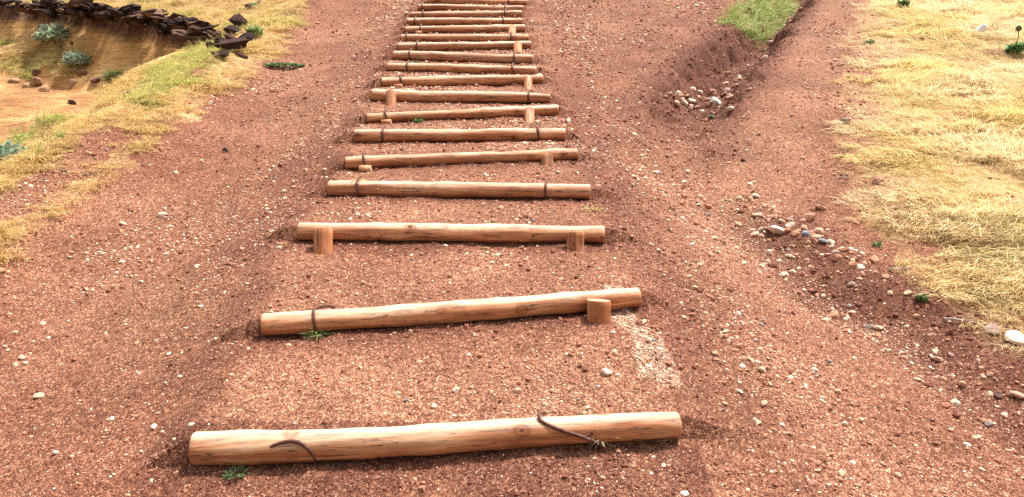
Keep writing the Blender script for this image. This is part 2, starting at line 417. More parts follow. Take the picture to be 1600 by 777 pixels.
def wood_material(name, end=False, pale_top=True):
    m, nt, b = new_mat(name); L = nt.links
    tc = N(nt, "ShaderNodeTexCoord"); oi = N(nt, "ShaderNodeObjectInfo")
    off = N(nt, "ShaderNodeVectorMath", operation='SCALE'); off.inputs[0].default_value = (13.7, 7.1, 3.3)
    L.new(oi.outputs["Random"], off.inputs["Scale"])
    add = N(nt, "ShaderNodeVectorMath", operation='ADD'); L.new(tc.outputs["Object"], add.inputs[0]); L.new(off.outputs[0], add.inputs[1])
    if end:
        ln = N(nt, "ShaderNodeVectorMath", operation='LENGTH')
        mp = N(nt, "ShaderNodeMapping"); mp.inputs["Scale"].default_value = (0, 1, 1)
        L.new(tc.outputs["Object"], mp.inputs[0]); L.new(mp.outputs[0], ln.inputs[0])
        n0 = N(nt, "ShaderNodeTexNoise", i_Scale=25.0, i_Detail=4.0); L.new(add.outputs[0], n0.inputs["Vector"])
        ma = N(nt, "ShaderNodeMath", operation='MULTIPLY_ADD'); ma.inputs[1].default_value = 900.0
        L.new(ln.outputs["Value"], ma.inputs[0])
        m2 = N(nt, "ShaderNodeMath", operation='MULTIPLY'); m2.inputs[1].default_value = 6.0; L.new(n0.outputs["Fac"], m2.inputs[0]); L.new(m2.outputs[0], ma.inputs[2])
        sn = N(nt, "ShaderNodeMath", operation='SINE'); L.new(ma.outputs[0], sn.inputs[0])
        r = ramp_node(nt, [(0, (.42, .27, .15)), (1, (.62, .44, .28))])
        mm = N(nt, "ShaderNodeMapRange"); mm.inputs["From Min"].default_value = -1; L.new(sn.outputs[0], mm.inputs[0]); L.new(mm.outputs[0], r.inputs[0])
        L.new(r.outputs[0], b.inputs["Base Color"])
        return m
    mp = N(nt, "ShaderNodeMapping"); mp.inputs["Scale"].default_value = (1.6, 22, 22); L.new(add.outputs[0], mp.inputs[0])
    n1 = N(nt, "ShaderNodeTexNoise", i_Scale=1.6, i_Detail=6.0, i_Roughness=.6, i_Distortion=.6); L.new(mp.outputs[0], n1.inputs["Vector"])
    base = ramp_node(nt, [(.28, (.29, .095, .036)), (.42, (.47, .185, .078)), (.54, (.60, .285, .135)), (.72, (.74, .46, .27))]); L.new(n1.outputs["Fac"], base.inputs[0])
    # big soft patches
    n2 = N(nt, "ShaderNodeTexNoise", i_Scale=5.0, i_Detail=3.0); L.new(add.outputs[0], n2.inputs["Vector"])
    rp = ramp_node(nt, [(.3, (.80, .74, .68)), (.7, (1.12, 1.14, 1.16))]); L.new(n2.outputs["Fac"], rp.inputs[0])
    c = mul(nt, base.outputs[0], rp.outputs[0])
    rt = ramp_node(nt, [(0, (.84, .84, .86)), (.35, (1.0, .95, .90)), (.7, (.93, .88, .80)), (1, (1.1, 1.1, 1.1))]); L.new(oi.outputs["Random"], rt.inputs[0])
    c = mul(nt, c, rt.outputs[0])
    # drying cracks: thin dark lines that run with the grain and break off
    mc = N(nt, "ShaderNodeMapping"); mc.inputs["Scale"].default_value = (.8, 30, 30); L.new(add.outputs[0], mc.inputs[0])
    n3 = N(nt, "ShaderNodeTexNoise", i_Scale=2.2, i_Detail=3.0, i_Roughness=.55, i_Distortion=.25); L.new(mc.outputs[0], n3.inputs["Vector"])
    s1 = N(nt, "ShaderNodeMath", operation='SUBTRACT'); s1.inputs[1].default_value = .5; L.new(n3.outputs["Fac"], s1.inputs[0])
    a1 = N(nt, "ShaderNodeMath", operation='ABSOLUTE'); L.new(s1.outputs[0], a1.inputs[0])
    n4 = N(nt, "ShaderNodeTexNoise", i_Scale=9.0, i_Detail=2.0); L.new(add.outputs[0], n4.inputs["Vector"])
    gate = N(nt, "ShaderNodeMapRange"); gate.inputs["From Min"].default_value = .30; gate.inputs["From Max"].default_value = .62
    gate.inputs["To Min"].default_value = .0; gate.inputs["To Max"].default_value = .014; L.new(n4.outputs["Fac"], gate.inputs[0])
    dv = N(nt, "ShaderNodeMath", operation='LESS_THAN'); L.new(a1.outputs[0], dv.inputs[0]); L.new(gate.outputs[0], dv.inputs[1])
    c = mul(nt, c, (.11, .045, .022), dv.outputs[0], 'MIX')
    # paler upper side and red dust rubbed into the rest, both patchy
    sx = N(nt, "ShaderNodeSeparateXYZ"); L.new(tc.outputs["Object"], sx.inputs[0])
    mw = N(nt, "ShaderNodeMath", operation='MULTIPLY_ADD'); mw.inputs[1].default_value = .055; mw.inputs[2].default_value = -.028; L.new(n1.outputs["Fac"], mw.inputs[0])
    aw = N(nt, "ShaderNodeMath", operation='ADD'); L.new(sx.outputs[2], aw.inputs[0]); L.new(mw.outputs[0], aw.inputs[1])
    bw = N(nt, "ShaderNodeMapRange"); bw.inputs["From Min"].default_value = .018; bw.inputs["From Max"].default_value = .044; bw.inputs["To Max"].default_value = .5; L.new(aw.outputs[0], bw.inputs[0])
    if pale_top: c = mul(nt, c, (.84, .68, .52), bw.outputs[0], 'MIX')
    else: c = mul(nt, c, (.88, .80, .72))
    nd_ = N(nt, "ShaderNodeTexNoise", i_Scale=14.0, i_Detail=6.0, i_Roughness=.7); L.new(add.outputs[0], nd_.inputs["Vector"])
    dr_ = N(nt, "ShaderNodeMapRange"); dr_.inputs["From Min"].default_value = .54; dr_.inputs["From Max"].default_value = .72; dr_.inputs["To Max"].default_value = .45; L.new(nd_.outputs["Fac"], dr_.inputs[0])
    c = mul(nt, c, (.36, .15, .09), dr_.outputs[0], 'MIX')
    # knots
    mk = N(nt, "ShaderNodeMapping"); mk.inputs["Scale"].default_value = (5.5, 7, 7); L.new(add.outputs[0], mk.inputs[0])
    vk = N(nt, "ShaderNodeTexVoronoi", i_Scale=1.0); L.new(mk.outputs[0], vk.inputs["Vector"])
    kr = ramp_node(nt, [(.0, (.22, .12, .07)), (.07, (.30, .16, .09)), (.085, (.9, .8, .7)), (.13, (.62, .5, .42)), (.2, (1, 1, 1))]); L.new(vk.outputs["Distance"], kr.inputs[0])
    c = mul(nt, c, kr.outputs[0])
    L.new(c, b.inputs["Base Color"])
    b.inputs["Roughness"].default_value = .62; b.inputs["Specular IOR Level"].default_value = .4
    b1 = N(nt, "ShaderNodeBump", i_Strength=.55, i_Distance=.003); L.new(n1.outputs["Fac"], b1.inputs["Height"])
    b2 = N(nt, "ShaderNodeBump", i_Strength=.8, i_Distance=.003); b2.invert = True
    L.new(dv.outputs[0], b2.inputs["Height"]); L.new(b1.outputs[0], b2.inputs["Normal"])
    L.new(b2.outputs[0], b.inputs["Normal"])
    return m

def rock_material():
    m, nt, b = new_mat("strata_rock"); L = nt.links
    src = N(nt, "ShaderNodeObjectInfo").outputs["Color"]
    tc = N(nt, "ShaderNodeTexCoord")
    mp = N(nt, "ShaderNodeMapping"); mp.inputs["Scale"].default_value = (2, 2, 9); L.new(tc.outputs["Object"], mp.inputs[0])
    n1 = N(nt, "ShaderNodeTexNoise", i_Scale=3.0, i_Detail=8.0, i_Roughness=.65); L.new(mp.outputs[0], n1.inputs["Vector"])
    r = ramp_node(nt, [(.3, (.35, .33, .33)), (.5, (.9, .9, .9)), (.66, (1.6, 1.5, 1.4)), (.8, (2.8, 2.3, 1.9))]); L.new(n1.outputs["Fac"], r.inputs[0])
    c = mul(nt, src, r.outputs[0]); L.new(c, b.inputs["Base Color"])
    bp = N(nt, "ShaderNodeBump", i_Strength=1.0, i_Distance=.05); L.new(n1.outputs["Fac"], bp.inputs["Height"]); L.new(bp.outputs[0], b.inputs["Normal"])
    return m

def rust_material():
    m, nt, b = new_mat("rusty_iron"); L = nt.links
    tc = N(nt, "ShaderNodeTexCoord")
    n1 = N(nt, "ShaderNodeTexNoise", i_Scale=180.0, i_Detail=4.0); L.new(tc.outputs["Object"], n1.inputs["Vector"])
    r = ramp_node(nt, [(.3, (.06, .028, .02)), (.55, (.14, .06, .04)), (.75, (.26, .13, .09))]); L.new(n1.outputs["Fac"], r.inputs[0])
    L.new(r.outputs[0], b.inputs["Base Color"]); b.inputs["Metallic"].default_value = .25; b.inputs["Roughness"].default_value = .6
    bp = N(nt, "ShaderNodeBump", i_Strength=.8, i_Distance=.001); L.new(n1.outputs["Fac"], bp.inputs["Height"]); L.new(bp.outputs[0], b.inputs["Normal"])
    return m

M_GROUND = ground_material()
M_PEBBLE = tinted_material("gravel_stone", 'INSTANCER', .85, .0, vary=.2, scale=200)
M_BLADE = tinted_material("grass_blade", 'INSTANCER', .7, transl=.5, vary=.15, scale=8)
M_STONE = tinted_material("field_stone", 'OBJECT', .85, .0012, vary=.22, scale=3)
M_LEAF = tinted_material("plant_leaf", 'OBJECT', .55, transl=.25, vary=.35, scale=40)
M_WOOD = wood_material("peeled_wood"); M_POST = wood_material("post_wood", pale_top=False); M_END = wood_material("cut_wood_end", True)
M_ROCK = rock_material(); M_RUST = rust_material()

# ------------------------------------------------------------------ object helpers
def tag(o, label=None, cat=None, group=None, kind=None):
    if label: o["label"] = label
    if cat: o["category"] = cat
    if group: o["group"] = group
    if kind: o["kind"] = kind
    return o
def link(name, me, mats, parent=None, loc=None, rot=None):
    o = bpy.data.objects.new(name, me); col.objects.link(o)
    if me is not None:
        for mt in mats:
            if mt.name not in [x.name for x in me.materials if x]: me.materials.append(mt)
    if parent: o.parent = parent
    if loc is not None: o.location = loc
    if rot is not None: o.rotation_euler = rot
    return o
def mesh_from(name, V, Fc, mats, smooth=False, midx=None):
    me = bpy.data.meshes.new(name)
    me.from_pydata([tuple(v) for v in V], [], Fc)
    for mt in mats: me.materials.append(mt)
    if smooth: me.polygons.foreach_set("use_smooth", [True] * len(me.polygons))
    if midx is not None: me.polygons.foreach_set("material_index", midx)
    me.update(); return me

def set_attr(me, name, typ, dom, data):
    a = me.attributes.new(name, typ, dom)
    key = {'FLOAT': 'value', 'INT': 'value', 'FLOAT_VECTOR': 'vector', 'FLOAT_COLOR': 'color'}[typ]
    a.data.foreach_set(key, np.ascontiguousarray(data, dtype=np.int32 if typ == 'INT' else np.float32).ravel())

# ------------------------------------------------------------------ the ground sheet
def spaced(segs):
    out = []
    for a, b, s in segs:
        out.append(np.arange(a, b, s))
    return np.concatenate(out + [[segs[-1][1]]])
def build_ground():
    xs = spaced([(-120, -30, 6), (-30, -14, .8), (-14, -3.3, .05), (-3.3, 2.6, .0155), (2.6, 6, .03), (6, 9.5, .06), (9.5, 16, .4), (16, 120, 6)])
    ys = [1.55]
    while ys[-1] < 13.5: ys.append(ys[-1] + max(.0085, .0042 * ys[-1]))
    ys = np.concatenate([spaced([(-20, 0, 1.5), (0, 1.55, .12)])[:-1], ys, spaced([(13.6, 18, .07), (18, 26, .4), (26, 60, 2), (60, 200, 10)])])
    X, Y = np.meshgrid(xs, ys)
    x = X.ravel(); y = Y.ravel()
    z = H(x, y)
    grass, green, sand, dark, pale = zones(x, y)
    # crumbly clods where the soil is fresh
    cl = 1 - np.abs(fbm(x, y, 30, 2, 301, .6)); z = z + .006 * dark * cl * (1 - grass)
    soil = np.array([.275, .106, .060]); soil2 = np.array([.40, .190, .112]); fresh = np.array([.145, .046, .028])
    sandc = np.array([.56, .305, .125]); sandd = np.array([.37, .180, .075]); crust = np.array([.11, .052, .036]); straw = np.array([.50, .34, .15]); grn = np.array([.26, .25, .07]); pal = np.array([.50, .33, .24])
    n = (.6 * sstep(fbm(x, y, .8, 4, 311), -.5, .6) + .55 * np.exp(-(poly_dist(x, y, RPATH)[0] / .35) ** 2) + .3 * np.exp(-(poly_dist(x, y, LPATH)[0] / .4) ** 2))[:, None]
    zs, e, side, tr = stair_frac(x, y)
    trampled = ((e < 0) * (1 - sstep(tr, .5, .9)))[:, None] * .6
    c = mix(soil, soil2, np.clip(n * .7 + trampled * .6, 0, 1))
    c = mix(c, fresh, (dark * (.75 + .25 * noise(x, y, 4, 315)))[:, None])  # loose soil, and the shade below the logs painted in the same colour
    c = mix(c, pal, (pale * .8)[:, None])
    sn = sstep(fbm(x, y, 1.6, 4, 321), -.7, .7)[:, None]
    face = (sstep(poly_dist(x, y, CLIFF)[0], -1.0, -.6) * (x < -3.2))[:, None]     # yellower cut face, its colour lifted to offset the shade on it
    c = mix(c, mix(mix(sandd, sandc, sn), mix(np.array([.58, .30, .10]), np.array([.80, .48, .19]), sn), face), sand[:, None])
    dcl, _ = poly_dist(x, y, CLIFF); dcl = dcl + .16 * fbm(x, y, 1.3, 3, 81) + .05 * noise(x, y, 5, 83)
    cr = (sstep(dcl, -.15, -.04) * (1 - sstep(dcl + .25 * fbm(x, y, 3, 3, 341), .05, .35)) * (x < -3.2) * (poly_dist(x, y, CREST)[0] > .3))[:, None]
    c = mix(c, mix(crust, sandd, sstep(fbm(x, y, 9, 3, 343), -.1, .9)[:, None]), cr)
    gt = (np.clip(grass * (1.0 + .9 * fbm(x, y, 4, 4, 331)) - .15, 0, 1) * .9)[:, None]
    c = mix(c, mix(straw, grn, (green * .6)[:, None]), gt)
    nx, ny = len(xs), len(ys)
    me = bpy.data.meshes.new("ground")
    me.vertices.add(len(x)); me.vertices.foreach_set("co", np.stack([x, y, z], 1).astype(np.float32).ravel())
    i = (np.arange(ny - 1)[:, None] * nx + np.arange(nx - 1)[None, :]).ravel()
    q = np.stack([i, i + 1, i + nx + 1, i + nx], 1)
    nf = len(q)
    me.loops.add(nf * 4); me.loops.foreach_set("vertex_index", q.ravel().astype(np.int32))
    me.polygons.add(nf); me.polygons.foreach_set("loop_start", (np.arange(nf) * 4).astype(np.int32))
    me.polygons.foreach_set("loop_total", np.full(nf, 4, np.int32))
    me.polygons.foreach_set("use_smooth", np.ones(nf, bool))
    me.update(calc_edges=True)
    set_attr(me, "tone", 'FLOAT_COLOR', 'POINT', np.concatenate([c, np.ones((len(x), 1))], 1))
    set_attr(me, "grit", 'FLOAT', 'POINT', (1 - .55 * sand) * (1 - .6 * grass))
    set_attr(me, "sandy", 'FLOAT', 'POINT', sand)
    print("ground tris", nf * 2)
    o = link("ground", me, [M_GROUND]); o["kind"] = "structure"
    return o
ground = build_ground()

# ------------------------------------------------------------------ scattering: one object, templates and points in one mesh, geometry nodes place the copies
def scatter_tree(name, K):
    g = bpy.data.node_groups.new(name, 'GeometryNodeTree')
    g.interface.new_socket("Geometry", in_out='INPUT', socket_type='NodeSocketGeometry')
    g.interface.new_socket("Geometry", in_out='OUTPUT', socket_type='NodeSocketGeometry')
    nd, L = g.nodes, g.links
    gi = nd.new("NodeGroupInput"); go = nd.new("NodeGroupOutput")
    def attr(nm, typ):
        a = nd.new("GeometryNodeInputNamedAttribute"); a.data_type = typ; a.inputs["Name"].default_value = nm
        return a.outputs["Attribute"]
    tid = attr("tid", 'INT')
    def sep(k):
        c = nd.new("FunctionNodeCompare"); c.data_type = 'INT'; c.operation = 'EQUAL'
        L.new(tid, [i for i in c.inputs if i.type == 'INT'][0]); [i for i in c.inputs if i.type == 'INT'][1].default_value = k
        s = nd.new("GeometryNodeSeparateGeometry"); s.domain = 'POINT'
        L.new(gi.outputs[0], s.inputs["Geometry"]); L.new(c.outputs[0], s.inputs["Selection"])
        return s.outputs["Selection"]
    join = nd.new("GeometryNodeJoinGeometry")
    for k in range(K):
        ti = nd.new("GeometryNodeGeometryToInstance"); L.new(sep(k), ti.inputs[0]); L.new(ti.outputs[0], join.inputs[0])
    ip = nd.new("GeometryNodeInstanceOnPoints")
    L.new(sep(-1), ip.inputs["Points"]); L.new(join.outputs[0], ip.inputs["Instance"])
    ip.inputs["Pick Instance"].default_value = True
    L.new(attr("variant", 'INT'), ip.inputs["Instance Index"])
    er = nd.new("FunctionNodeEulerToRotation"); L.new(attr("rot", 'FLOAT_VECTOR'), er.inputs[0])
    L.new(er.outputs[0], ip.inputs["Rotation"])
    L.new(attr("scl", 'FLOAT_VECTOR'), ip.inputs["Scale"])
    L.new(ip.outputs[0], go.inputs[0])
    return g

def scatter(name, templates, P, var, rot, scl, tint, mat, label=None):
    V = []; Fc = []; tid = []
    for k, (tv, tf) in enumerate(templates):
        o = len(V)
        V += [tuple(v) for v in tv]; Fc += [tuple(i + o for i in f) for f in tf]; tid += [k] * len(tv)
    nt_ = len(V); n = len(P)
    me = bpy.data.meshes.new(name)
    me.from_pydata(V, [], Fc)
    me.vertices.add(n)
    co = np.zeros((nt_ + n, 3), np.float32); co[:nt_] = np.array(V); co[nt_:] = P
    me.vertices.foreach_set("co", co.ravel())
    def full(a, w, fill=0.0):
        o = np.full((nt_ + n, w), fill, np.float32); o[nt_:] = np.asarray(a).reshape(n, w); return o
    set_attr(me, "tid", 'INT', 'POINT', np.concatenate([tid, np.full(n, -1)]))
    set_attr(me, "variant", 'INT', 'POINT', np.concatenate([np.zeros(nt_), var]))
    set_attr(me, "rot", 'FLOAT_VECTOR', 'POINT', full(rot, 3))
    set_attr(me, "scl", 'FLOAT_VECTOR', 'POINT', full(scl, 3, 1))
    set_attr(me, "tint", 'FLOAT_COLOR', 'POINT', full(np.concatenate([tint, np.ones((n, 1))], 1), 4, 1))
    me.materials.append(mat); me.update()
    o = link(name, me, []); o["kind"] = "stuff"
    if label: o["label"] = label
    md = o.modifiers.new("scatter", 'NODES'); md.node_group = scatter_tree(name + "_nodes", len(templates))
    print(name, n)
    return o

def ico_verts(sub):
    bm = bmesh.new(); bmesh.ops.create_icosphere(bm, subdivisions=sub, radius=1)
    V = np.array([v.co[:] for v in bm.verts]); Fc = [tuple(v.index for v in f.verts) for f in bm.faces]; bm.free()
    return V, Fc
ICO1, ICO2, ICO3 = ico_verts(1), ico_verts(2), ico_verts(3)
def chunk(sub, seed, flat=.7, rough=.25, cuts=6):
    """an angular stone: a ball cut by random planes"""
    V, Fc = {1: ICO1, 2: ICO2, 3: ICO3}[sub]
    r = np.random.default_rng(seed); V = V.copy()
    V *= 1 + rough * (r.random((len(V), 1)) - .5) * (1.0 if sub == 1 else .35)
    for _ in range(cuts):
        nrm = r.normal(size=3); nrm /= np.linalg.norm(nrm); h = .48 + .36 * r.random()
        d = V @ nrm; V -= np.clip(d - h, 0, None)[:, None] * nrm * .9
    V *= np.array([1, .72 + .25 * r.random(), flat * (.8 + .4 * r.random())])
    return V, Fc

# ---- gravel and crumbs of soil
PAL = np.array([(.66, .47, .33), (.54, .31, .205), (.46, .235, .135), (.32, .130, .078), (.17, .058, .036), (.27, .22, .19), (.76, .63, .50)])
def gravel():
    n = 460000
    ymin, ymax = 1.7, 15.0
    y = np.exp(rng.uniform(np.log(ymin), np.log(ymax), n)); x = (y + .4) * rng.uniform(-.80, .80, n)
    grass, green, sand, dark, pale = zones(x, y)
    zs, e, side, tr = stair_frac(x, y)
    dR, depR = poly_dist(x, y, RUT, RUT_D); dI, depI = poly_dist(x, y, RILL, RILL_D)
    stony = np.maximum((depR > .02) * np.exp(-(dR / .25) ** 2) * .6, (depI > .01) * np.exp(-(dI / .18) ** 2))
    # strips of washed gravel: flanks of the flight and streaks down the paths
    streak = np.clip(fbm(x * 1.0, y * .45, 1.6, 4, 401) * 1.3, 0, 1) + .6 * np.exp(-((e - .55) / .2) ** 2) * (side > 0) + .4 * np.exp(-((e - .35) / .15) ** 2) * (side < 0)
    clump = fbm(x, y, 3.4, 4, 405, .6)
    bare = np.maximum(np.exp(-(poly_dist(x, y, RPATH)[0] / .32) ** 2), .7 * np.exp(-(poly_dist(x, y, LPATH)[0] / .35) ** 2))
    dens = (.24 + .70 * streak + .45 * np.clip(clump, 0, 1)) * (1 - .65 * bare) + stony + pale * 2
    dens = dens * (1 - .93 * np.clip(grass, 0, 1)) * (1 - .8 * sand)
    dens = np.where((dark > .3), np.maximum(dens, .8), dens)
    rutd = (depR > .04) * (1 - sstep(np.abs(dR), .5, .7))
    dens = dens * (1 - .45 * rutd * (rng.random(n) < .9))
    keep = rng.random(n) < np.clip(dens, 0, 1.0)
    # nothing inside the logs
    for a, b, rl, rr in LP:
        t = (x - a[0]) / (b[0] - a[0]); yl = a[1] + (b[1] - a[1]) * t
        keep &= ~((t > -.01) & (t < 1.01) & (np.abs(y - yl) < .9 * rl))
    x, y, dark, sand, pale, stony, streak, grass = [a[keep] for a in (x, y, dark, sand, pale, stony, streak, grass)]
    n = len(x)
    s = .00098 * y ** .92 * (.55 + .5 * rng.pareto(1.95, n)); s = np.where((s > .0026 * y ** .9) & (rng.random(n) < .5), s * .45, s); s = np.minimum(s, .0084 * y ** .5 * (.4 + .6 * rng.random(n)) + .012 * (stony + pale * .3)) 
    s *= 1 + .25 * streak + .35 * pale
    z = H(x, y) + s * .15 + .006 * dark * .6
    pick = rng.random(n)
    w_light = np.clip(.33 + .30 * streak + .5 * pale + .35 * stony - .33 * dark * (1 - np.clip(stony, 0, 1)), .03, .95)
    idx = np.where(pick < w_light * .38, 0, np.where(pick < w_light * .75, 1, np.where(pick < w_light, 2, 3)))
    r2 = rng.random(n)
    idx = np.where((idx == 3) & (r2 < .2 + .75 * dark), 4, idx); idx = np.where((idx <= 2) & (r2 < .03), 5, idx); idx = np.where((idx == 0) & (r2 > .8), 6, idx)
    tint = PAL[idx] * (.82 + .36 * rng.random((n, 1)))
    sandm = (sand > .5)[:, None]
    tint = np.where(sandm, np.array([.50, .31, .15]) * (.5 + .8 * rng.random((n, 1))), tint)
    rot = rng.uniform(-.35, .35, (n, 3)); rot[:, 2] = rng.uniform(0, 6.28, n)
    scl = s[:, None] * (.8 + .5 * rng.random((n, 3)))
    T = [chunk(1, 500 + k, .72, .4, 3) for k in range(8)]
    scatter("gravel", T, np.stack([x, y, z], 1), rng.integers(0, 8, n), rot, scl, tint, M_PEBBLE,
            "loose pinkish gravel and crumbs of red soil strewn over the slope")
gravel()

# ---- grass
def tuft(seed, nb=26, ln=.11, wd=.0032, lean=1.0, spread=.05, up=.9, segs=3):
    r = np.random.default_rng(seed); V = []; Fc = []
    for _ in range(nb):
        bx, by = r.normal(size=2) * spread
        a = r.normal() * .55                                  # direction about +X
        L = ln * (.5 + r.random()); w = wd * (.6 + .8 * r.random())
        dx, dy = cos(a), sin(a); el = up * (.5 + .8 * r.random()); bend = lean * (.7 + .8 * r.random())
        px, py, pz = bx, by, -.01
        o = len(V)
        tw = r.random() * pi
        sx, sy, sz = -dy * cos(tw) * w, dx * cos(tw) * w, sin(tw) * w
        for k in range(segs + 1):
            f = 1 - (k / segs) ** 1.5
            V.append((px - sx * f, py - sy * f, pz - sz * f * .6))
            if k < segs: V.append((px + sx * f, py + sy * f, pz + sz * f * .6))
            e = el - bend * (k + .5) / segs
            st = L / segs
            px += dx * cos(e) * st; py += dy * cos(e) * st; pz += sin(e) * st
        for k in range(segs - 1):
            Fc.append((o + 2 * k, o + 2 * k + 1, o + 2 * k + 3, o + 2 * k + 2))
        Fc.append((o + 2 * segs - 2, o + 2 * segs - 1, o + 2 * segs))
    return np.array(V), Fc

def grass():
    n = 210000
    y = np.exp(rng.uniform(np.log(1.8), np.log(26), n)); x = (y + .5) * rng.uniform(-.86, .86, n)
    # beyond the meadow's near part the frame only holds both flanks
    g, green, sand, dark, pale = zones(x, y)
    bald = fbm(x, y, 1.7, 3, 451)
    dm, _ = poly_dist(x, y, Z_MEADOW[:14])
    dens = g * np.clip(1.0 + .9 * bald + .5 * noise(x, y, 5, 453), .08, 1)
    dens = np.where(x > 0, dens * (.10 + .90 * sstep(np.abs(dm) + .22 * fbm(x, y, 2.5, 3, 455), .0, .5)), dens * .9)
    keep = rng.random(n) < dens
    x, y, g, green = [a[keep] for a in (x, y, g, green)]
    n = len(x); z = H(x, y)
    # combed by wind into swirls
    th = 1.1 * fbm(x, y, .6, 2, 461) * pi + rng.normal(size=n) * .28 + 2.9
    th = np.where(x < 0, rng.normal(size=n) * .8 - .9, th)
    rot = np.stack([rng.normal(size=n) * .12, rng.normal(size=n) * .12, th], 1)
    s = (.50 + .062 * y) * (.6 + .6 * rng.random(n)) * (1 + .75 * fbm(x, y, 2.4, 3, 471)); s = np.where(x < 0, s * .80, s); s = np.clip(s, .25, 1.0 + .02 * y)
    s = np.where((x < 0) & (green > .4), s * 1.1, s)
    tone = rng.random((n, 1)); pt = sstep(fbm(x, y, 1.0, 3, 481), -.5, .6)[:, None]
    straw = mix(np.array([.66, .50, .26]), np.array([.93, .80, .56]), tone)
    gold = mix(np.array([.60, .45, .17]), np.array([.84, .69, .33]), tone)
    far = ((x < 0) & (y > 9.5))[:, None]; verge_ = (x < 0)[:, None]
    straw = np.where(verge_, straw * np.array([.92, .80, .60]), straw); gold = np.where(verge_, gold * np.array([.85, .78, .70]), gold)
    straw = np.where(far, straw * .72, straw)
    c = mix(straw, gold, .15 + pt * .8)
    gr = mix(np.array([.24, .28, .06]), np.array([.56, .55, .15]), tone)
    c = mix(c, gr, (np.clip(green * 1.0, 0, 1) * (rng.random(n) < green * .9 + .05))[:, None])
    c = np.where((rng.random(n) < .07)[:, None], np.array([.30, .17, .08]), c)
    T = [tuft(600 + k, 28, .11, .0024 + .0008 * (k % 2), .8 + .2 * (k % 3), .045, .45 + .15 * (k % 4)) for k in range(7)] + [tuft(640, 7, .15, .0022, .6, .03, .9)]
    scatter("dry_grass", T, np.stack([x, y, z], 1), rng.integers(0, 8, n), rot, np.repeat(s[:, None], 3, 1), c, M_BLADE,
            "dry straw-coloured grass matted over the verge and meadow")
grass()

# ------------------------------------------------------------------ log steps
def add_cyl(V, Fc, mi, path, radii, seg=26, m_side=0, m_end=1, wob=0.0, seed=0, axis=None):
    """tube along a path of points; wob = how far from round; caps with their own material"""
    r = np.random.default_rng(seed)
    ph = r.random(4) * 6.28
    P = [Vector(p) for p in path]; o = len(V)
    t0 = (P[-1] - P[0]).normalized() if axis is None else None
    up = Vector((0, 0, 1)) if abs((P[-1] - P[0]).normalized().z) < .9 else Vector((1, 0, 0))
    prev = None
    for i, p in enumerate(P):
        t = (P[min(i + 1, len(P) - 1)] - P[max(i - 1, 0)]).normalized()
        if prev is None: a = up.cross(t).normalized()
        else: a = (prev - t * prev.dot(t)).normalized()
        prev = a; b = t.cross(a)
        for k in range(seg):
            an = 2 * pi * k / seg
            q = 1 + wob * (sin(2 * an + ph[0] + i * .05) * .5 + sin(3 * an + ph[1] - i * .07) * .35 + sin(5 * an + ph[2] + i * .11) * .2)
            V.append(tuple(p + (a * cos(an) + b * sin(an)) * radii[i] * q))
    n = len(P)
    for i in range(n - 1):
        for k in range(seg):
            k2 = (k + 1) % seg
            Fc.append((o + i * seg + k, o + i * seg + k2, o + (i + 1) * seg + k2, o + (i + 1) * seg + k)); mi.append(m_side)
    for e, i in ((0, 0), (1, n - 1)):
        c = len(V); V.append(tuple(P[i]))
        for k in range(seg):
            k2 = (k + 1) % seg
            f = (c, o + i * seg + k2, o + i * seg + k) if e == 0 else (c, o + i * seg + k, o + i * seg + k2)
            Fc.append(f); mi.append(m_end)
def cyl_mesh(name, path, radii, mats, **kw):
    V, Fc, mi = [], [], []
    add_cyl(V, Fc, mi, path, radii, **kw)
    me = mesh_from(name, V, Fc, mats, True, mi)
    flat = [m == 0 for m in mi]
    me.polygons.foreach_set("use_smooth", flat)
    return me

def log_mesh(L, r0, r1, seed):
    r = np.random.default_rng(seed); n = 64
    bend = .012 * r.normal(); bend2 = .006 * r.normal(); bz = .003 * r.normal()
    kn = [(r.uniform(-.45, .45) * L, .0035 + .004 * r.random(), .03 + .03 * r.random()) for _ in range(5)]
    path, rad = [], []
    for i in range(n + 1):
        t = i / n; x = (t - .5) * L
        path.append((x, bend * sin(pi * t) + bend2 * sin(2 * pi * t), bz * sin(2 * pi * t)))
        q = mix(r0, r1, t) + .0012 * sin(7 * t + seed) + .001 * sin(17 * t + seed * 2)
        for kx, ka, kw in kn: q += ka * math.exp(-((x - kx) / kw) ** 2) * .6
        ed = min(i, n - i)
        if ed == 0: q *= .93
        rad.append(q)
    path[0] = (path[0][0], path[0][1], path[0][2]); path.insert(1, (path[0][0] + .006, path[0][1], path[0][2])); rad.insert(1, rad[1])
    path.insert(-1, (path[-1][0] - .006, path[-1][1], path[-1][2])); rad.insert(-1, rad[-2])
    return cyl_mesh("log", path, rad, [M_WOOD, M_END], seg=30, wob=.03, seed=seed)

def tube_mesh(name, path, r, mat):
    return cyl_mesh(name, path, [r] * len(path), [mat, mat], seg=10)

